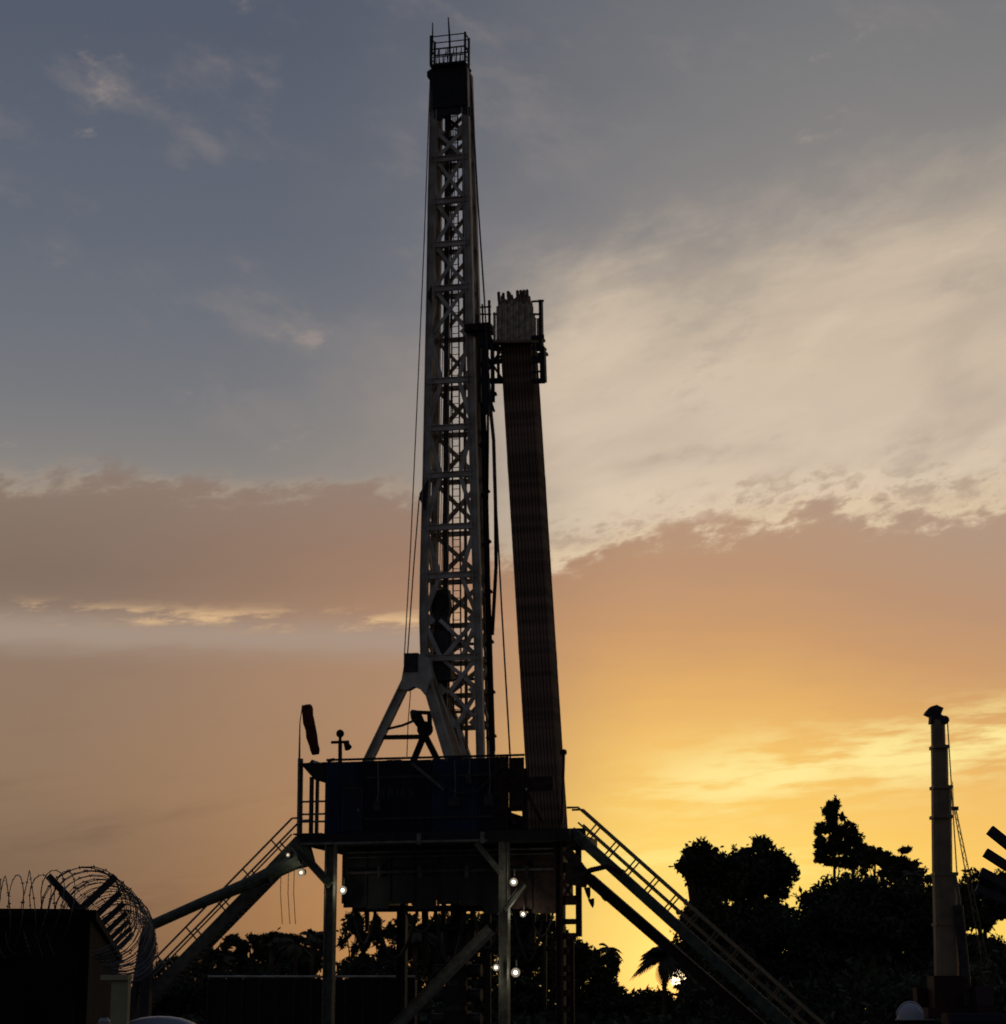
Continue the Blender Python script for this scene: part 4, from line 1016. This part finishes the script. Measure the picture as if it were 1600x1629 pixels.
tree('dark bushy tree right below the sun', [(1118, 1608, 40, 42, 150, 12), (1030, 1608, 50, 36, 150, 12), (1168, 1575, 56, 66, 150, 14), (1076, 1610, 30, 22, 150, 8)], 12000, .20, 19, tr_=.25, matn='foliage_warm')
tree('dark tree behind the middle of the rig', [(770, 1508, 72, 78, 165, 20, True, .3), (846, 1506, 50, 74, 165, 16, True, .3), (706, 1525, 48, 74, 165, 12), (790, 1590, 110, 40, 165, 12)], 17000, .24, 20, tr_=.3)
tree('ragged tree seen under the rig right of the left column', [(560, 1510, 30, 60, 160, 20, False, .3), (640, 1505, 46, 54, 160, 26, False, .26), (610, 1560, 90, 46, 160, 16), (604, 1484, 28, 30, 160, 14, False, .3), (690, 1500, 30, 50, 160, 14, False, .3)], 7600, .24, 21, tr_=.25)
tree('ragged low tree left of the left column', [(462, 1516, 46, 38, 165, 26, True, .24), (504, 1502, 22, 28, 165, 12, False, .3), (455, 1560, 75, 40, 165, 16), (430, 1505, 30, 26, 165, 14, False, .3), (440, 1532, 100, 26, 165, 20, True, .2)], 9500, .22, 22, tr_=.25)
tree('low bushy tree between the left stairs and the ragged tree', [(398, 1512, 36, 32, 160, 24, False, .24), (366, 1522, 30, 34, 160, 18, False, .26), (385, 1562, 85, 38, 160, 14), (340, 1535, 26, 30, 160, 12, False, .3)], 5600, .22, 23, tr_=.2)
tree('small bush seen between the flow trough and left stairs', [(272, 1552, 40, 30, 140, 20, False, .28), (308, 1545, 28, 28, 140, 12, False, .3), (290, 1588, 75, 36, 140, 12)], 4200, .2, 24, tr_=.2)

def palm(label, px, py, Y, R_, nf, seed, tr_=.16, rise=.55):
    rnd = random.Random(seed); c = P(px, py, Y); base = Vector((c.x - .3, c.y, 0))
    t = Thing('palm_tree', label, 'palm', base)
    t.part('trunk', MB().path([base, base.lerp(c, .5) + Vector((.15, 0, 0)), c], [tr_*1.3, tr_, tr_*.9], 8), 'bark')
    for i in range(nf):
        az = 2*math.pi*i/nf + rnd.uniform(-.2, .2); el = rnd.uniform(-.25, 1.15) * rise * 1.6
        h = Vector((math.cos(az), math.sin(az), 0)); pts = []; LN = R_ * rnd.uniform(.85, 1.15)
        for j in range(9):
            s = j / 8; pts.append(c + h * (LN * s * math.cos(el) * (1 - .12 * s)) + Z3 * (LN * (s * math.sin(el) - .62 * s * s)))
        m = MB(); m.path(pts, [.05 - .0045 * j for j in range(9)], 4)
        for j in range(1, 9):
            a = (pts[j] - pts[j-1]).normalized(); sd = a.cross(Z3).normalized()
            for u_ in (0, .5):
                p = pts[j-1].lerp(pts[j], u_); ll_ = LN * .24 * math.sin(math.pi * min(1, (j - .5 + u_) / 9 + .08))
                for s in (-1, 1):
                    e = p + sd * (s * ll_ * .8) + a * ll_ * .5 - Z3 * ll_ * .55
                    w = a * .085 * LN / 2.0
                    m._add([p - w, p + w, e + w * .3, e - w * .3], [(0, 1, 2, 3)])
        t.part('frond', m, 'foliage_warm')
    return t
palm('palm tree in front of the low sun beneath the stairs', 1056, 1524, 145, 2.4, 40, 4)
palm('small palm among the low trees left of the left column', 470, 1500, 150, 1.7, 14, 6)
palm('feathery palm in the tree line midway to the left stairs', 432, 1498, 152, 1.5, 13, 12)
palm('small palm right beside the left column', 497, 1490, 156, 1.5, 13, 13)
palm('lower palm nearest the foot of the left stairs', 352, 1526, 150, 1.4, 12, 14)
palm('drooping palm at the right end of the wispy tree', 1452, 1392, 230, 2.2, 13, 8)
palm('small palm behind the low bush left of the sun', 968, 1508, 158, 1.3, 13, 9)
palm('palm seen in the gap under the rig floor', 660, 1482, 150, 2.0, 14, 10)

# low earth bank beyond the trees
bk = MB(); NB = 70
for i in range(NB + 1):
    x = -420 + 840 * i / NB; h = 4.3 + .7 * math.sin(i * 1.7) + .5 * math.sin(i * .6)
    for y, z in ((322, -.1), (330, h * .6), (338, h), (350, h * .95), (372, -.1)): bk.v.append(Vector((x, y + 4 * math.sin(i * .9), z)))
for i in range(NB):
    for j in range(4): a = i*5 + j; bk.f.append((a, a + 5, a + 6, a + 1))
structure('earth_bank', bk, 'soil', True)
# far forest edge, one mass
fb = MB(); rnd = random.Random(99)
blobs = []
for i in range(150):
    x = -170 + 340 * i / 149 + rnd.uniform(-1.5, 1.5); h = rnd.uniform(3.6, 5.2) if 6 < x < 24 else rnd.uniform(5.6, 7.4) if -60 < x < 24 else rnd.uniform(10, 15)
    y = 300 + rnd.uniform(-12, 12)
    blobs.append((Vector((x, y, h * .5)), (rnd.uniform(2.4, 4.2), 3.5, h * .56), 1))
fo_ = link('forest_edge', leaf_mesh(blobs, 30000, .62, 98), 'foliage'); fo_['kind'] = 'stuff'
tag(fo_, 'far dark forest edge closing the ground behind the rig', None)
ub = MB(); blobs = []
for i in range(110):
    x = rnd.uniform(-45, 55); y = rnd.uniform(131, 180); h = rnd.uniform(1.2, 2.2) if x < 14 else rnd.uniform(3, 6.5)
    blobs.append((Vector((x, y, h * .5)), (rnd.uniform(2.5, 5), 3, h * .6), 1))
us = link('undergrowth', leaf_mesh(blobs, 40000, .34, 97), 'foliage'); us['kind'] = 'stuff'
tag(us, 'dark undergrowth filling the ground between the trees', None)

# ------------------------------------------------------------------ parked pickup at the lower left
cy = 40.0; cx = P(258, 1625, cy).x
ck = Thing('pickup_truck', 'pale grey pickup parked at the lower left, only its roof in view', 'pickup', (cx, cy, 0))
zr = P(258, 1616, cy).z
def ring(prof, w0, w1): return prof
half = .86
body = MB().prism([(cx - half, cy - 2.5, .55), (cx - half, cy + 2.4, .55), (cx - half, cy + 2.5, .8), (cx - half, cy + 2.3, 1.06), (cx - half, cy + 1.1, 1.14), (cx - half, cy - 2.5, 1.14)], (2 * half, 0, 0))
ck.part('body', body, 'car_white')
rf = MB(); N = 9                        # cab with an arched roof
def cab_ring(y, z1, wi):
    return [Vector((cx + wi * math.cos(a) * (1 if abs(math.cos(a)) < .95 else 1), y, 1.142 + (z1 - 1.142) * (math.sin(a) ** .42 if math.sin(a) > 0 else 0))) for a in [math.pi * i / 12 for i in range(13)]]
rings = [cab_ring(cy - 1.05, 1.3, .76), cab_ring(cy - .8, zr - .05, .72), cab_ring(cy - .2, zr, .70), cab_ring(cy + .45, zr - .04, .70), cab_ring(cy + 1.15, 1.2, .76)]
k = 0
for r_ in rings: rf.v += r_
for i in range(len(rings) - 1):
    for j in range(12): rf.f.append((i*13 + j, i*13 + j + 1, (i+1)*13 + j + 1, (i+1)*13 + j))
cab_ = ck.part('cab', rf, 'car_white', smooth=True)
ck.part('rear_window', MB().prism([(cx - .55, cy - 1.0, 1.32), (cx + .55, cy - 1.0, 1.32), (cx + .5, cy - .86, zr - .16), (cx - .5, cy - .86, zr - .16)], (0, -.03, 0)), 'glass_dark', cab_)
ck.part('bumper', MB().box((cx - .84, cy - 2.62, .5), (cx + .84, cy - 2.51, .7)), 'dark_steel')
ck.part('tailgate', MB().box((cx - .74, cy - 2.53, .75), (cx + .74, cy - 2.502, 1.12)), 'car_white')
for s in (-1, 1):
    ck.part('tail_light', MB().box((cx + s * .8 - .05, cy - 2.53, .8), (cx + s * .8 + .05, cy - 2.502, 1.05)), 'tail_red')
    ck.part('mirror', MB().box((cx + s * .93 - .09, cy + .75, 1.15), (cx + s * .93 + .09, cy + .85, 1.32)), 'black_steel')
    for y in (-1.6, 1.5):
        w = ck.part('wheel', MB().path([(cx + s * .8 - .12, cy + y, .37), (cx + s * .8 - .09, cy + y, .37), (cx + s * .8 + .09, cy + y, .37), (cx + s * .8 + .12, cy + y, .37)], [.3, .37, .37, .3], 18), 'rubber')
        ck.part('rim', MB().tube((cx + s * .8 - .125, cy + y, .37), (cx + s * .8 + .125, cy + y, .37), .2, 12), 'rail_grey', w)
# white bollard beside the wall
BY = 20.0
bo = P(166, 1619, BY); bol = Thing('bollard', 'short white post top left of the pale pillar', 'bollard', (bo.x, BY, 0))
bol.part('shaft', MB().path([(bo.x, BY, 0), (bo.x, BY, bo.z - .03), (bo.x, BY, bo.z)], [.055, .055, .035], 12), 'car_white')
bol.part('band', MB().tube((bo.x, BY, bo.z - .35), (bo.x, BY, bo.z - .25), .058, 12), 'tail_red')

# ------------------------------------------------------------------ person with a hard hat, seen only from the hat up
hy = 22.5; hx = P(1443, 1610, hy).x; htop = P(1443, 1595, hy).z
HT = htop - .05
pe = Thing('person', 'person in a pale hard hat standing at the lower right edge', 'person', (hx, hy, 0))
def skin(name, verts, edges, radii, m, parent=None, sub=2):
    me = bpy.data.meshes.new(name); me.from_pydata([tuple(Vector(v)) for v in verts], edges, [])
    o = bpy.data.objects.new(name, me); COL.objects.link(o); o.parent = parent or pe.o
    md = o.modifiers.new('skin', 'SKIN')
    for i, r in enumerate(radii): me.skin_vertices[0].data[i].radius = (r, r) if not isinstance(r, tuple) else r
    me.skin_vertices[0].data[0].use_root = True
    sb_ = o.modifiers.new('sub', 'SUBSURF'); sb_.levels = sb_.render_levels = sub
    me.materials.append(MATS[m]); return o
s_ = HT / 1.78
bv = [(0, 0, .95), (0, 0, 1.12), (0, 0, 1.32), (.0, 0, 1.45), (.02, 0, 1.54),
      (0, .10, .88), (.02, .11, .50), (0, .11, .10), (0, -.10, .88), (-.02, -.11, .5), (0, -.11, .10),
      (0, .17, 1.41), (-.02, .24, 1.14), (.07, .22, .92), (0, -.17, 1.41), (-.02, -.24, 1.14), (.07, -.22, .92)]
be = [(0,1),(1,2),(2,3),(3,4),(0,5),(5,6),(6,7),(0,8),(8,9),(9,10),(3,11),(11,12),(12,13),(3,14),(14,15),(15,16)]
br = [(.14,.12),(.14,.12),(.16,.12),(.10,.09),.058,.095,.068,.055,.095,.068,.055,.065,.05,.038,.065,.05,.038]
for o_ in (skin('body', [Vector(v) * s_ for v in bv], be, br, 'coverall'),): pass
hd = Vector((.03, 0, (htop - .215) / s_)) * s_
head = pe.part('head', MB().ball(hd + Vector((hx, hy, 0)), .105, 16, (1.0, .78, 1.18)), 'skin', smooth=True)
W = Vector((hx, hy, 0)) + hd
pe.part('nose', MB().path([W + Vector((.09, 0, .02)), W + Vector((.128, 0, -.02)), W + Vector((.1, 0, -.035))], [.008, .016, .01], 6), 'skin', head, True)
pe.part('mouth', MB().bar(W + Vector((.092, -.022, -.062)), W + Vector((.092, .022, -.062)), .012, .012), 'boot', head)
for s in (-1, 1):
    pe.part('eye', MB().ball(W + Vector((.085, s * .034, .01)), .012, 8), 'hair', head, True)
    pe.part('ear', MB().ball(W + Vector((-.005, s * .084, -.005)), .028, 8, (.7, .35, 1.1)), 'skin', head, True)
    pe.part('boot', MB().path([Vector((hx, hy, 0)) + Vector((-.06, s * .11, .06)), Vector((hx, hy, 0)) + Vector((.04, s * .11, .05)), Vector((hx, hy, 0)) + Vector((.17, s * .12, .035))], [.062, .06, .034], 10), 'boot', smooth=True)
    wv = Vector((.07, s * .22, .90)) * s_
    hv = [wv, wv + Vector((.015, 0, -.07))]; he = [(0, 1)]; hrr = [.026, .030]
    for f in range(4):
        o0 = wv + Vector((-.022 + .017 * f + .012, 0, -.095)); ln = (.055, .068, .072, .06)[f]
        k = len(hv); hv += [o0, o0 + Vector((.008, -s * .008, -ln * .55)), o0 + Vector((.022, -s * .022, -ln))]; he += [(1, k), (k, k+1), (k+1, k+2)]; hrr += [.0095, .009, .008]
    k = len(hv); hv += [wv + Vector((.045, -s * .008, -.045)), wv + Vector((.058, -s * .016, -.085))]; he += [(0, k), (k, k+1)]; hrr += [.012, .009]
    skin('hand', hv, he, hrr, 'skin', sub=1)
pe.part('hair', MB().ball(W + Vector((-.022, 0, .03)), .106, 14, (.95, .82, .95)), 'hair', head, True)
hat = MB(); HB = W + Vector((0, 0, .045))
rr_ = htop - HB.z
hat.ball(HB, 1.0, 24, (.138, .124, rr_), half=True)
hh = pe.part('hard_hat', hat, 'hat_white', smooth=True)
brim = MB(); k0 = len(brim.v)
rim_ = [(math.cos(a), math.sin(a)) for a in [2*math.pi*i/28 for i in range(28)]]
pk = lambda c: .105 if c > .55 else .018
poly = [HB + Vector((c * .140 + (pk(c) if c > 0 else -.012) * abs(c) , s2 * .138, 0)) for c, s2 in rim_]
brim.prism(poly, (0, 0, .012))
pe.part('brim', brim, 'hat_white', hh)
pe.part('ridge', MB().path([HB + Vector((.138 * math.cos(a), 0, rr_ * math.sin(a) + .004)) for a in [math.pi * (.08 + .84 * i / 12) for i in range(13)]], .014, 6), 'hat_white', hh, True)
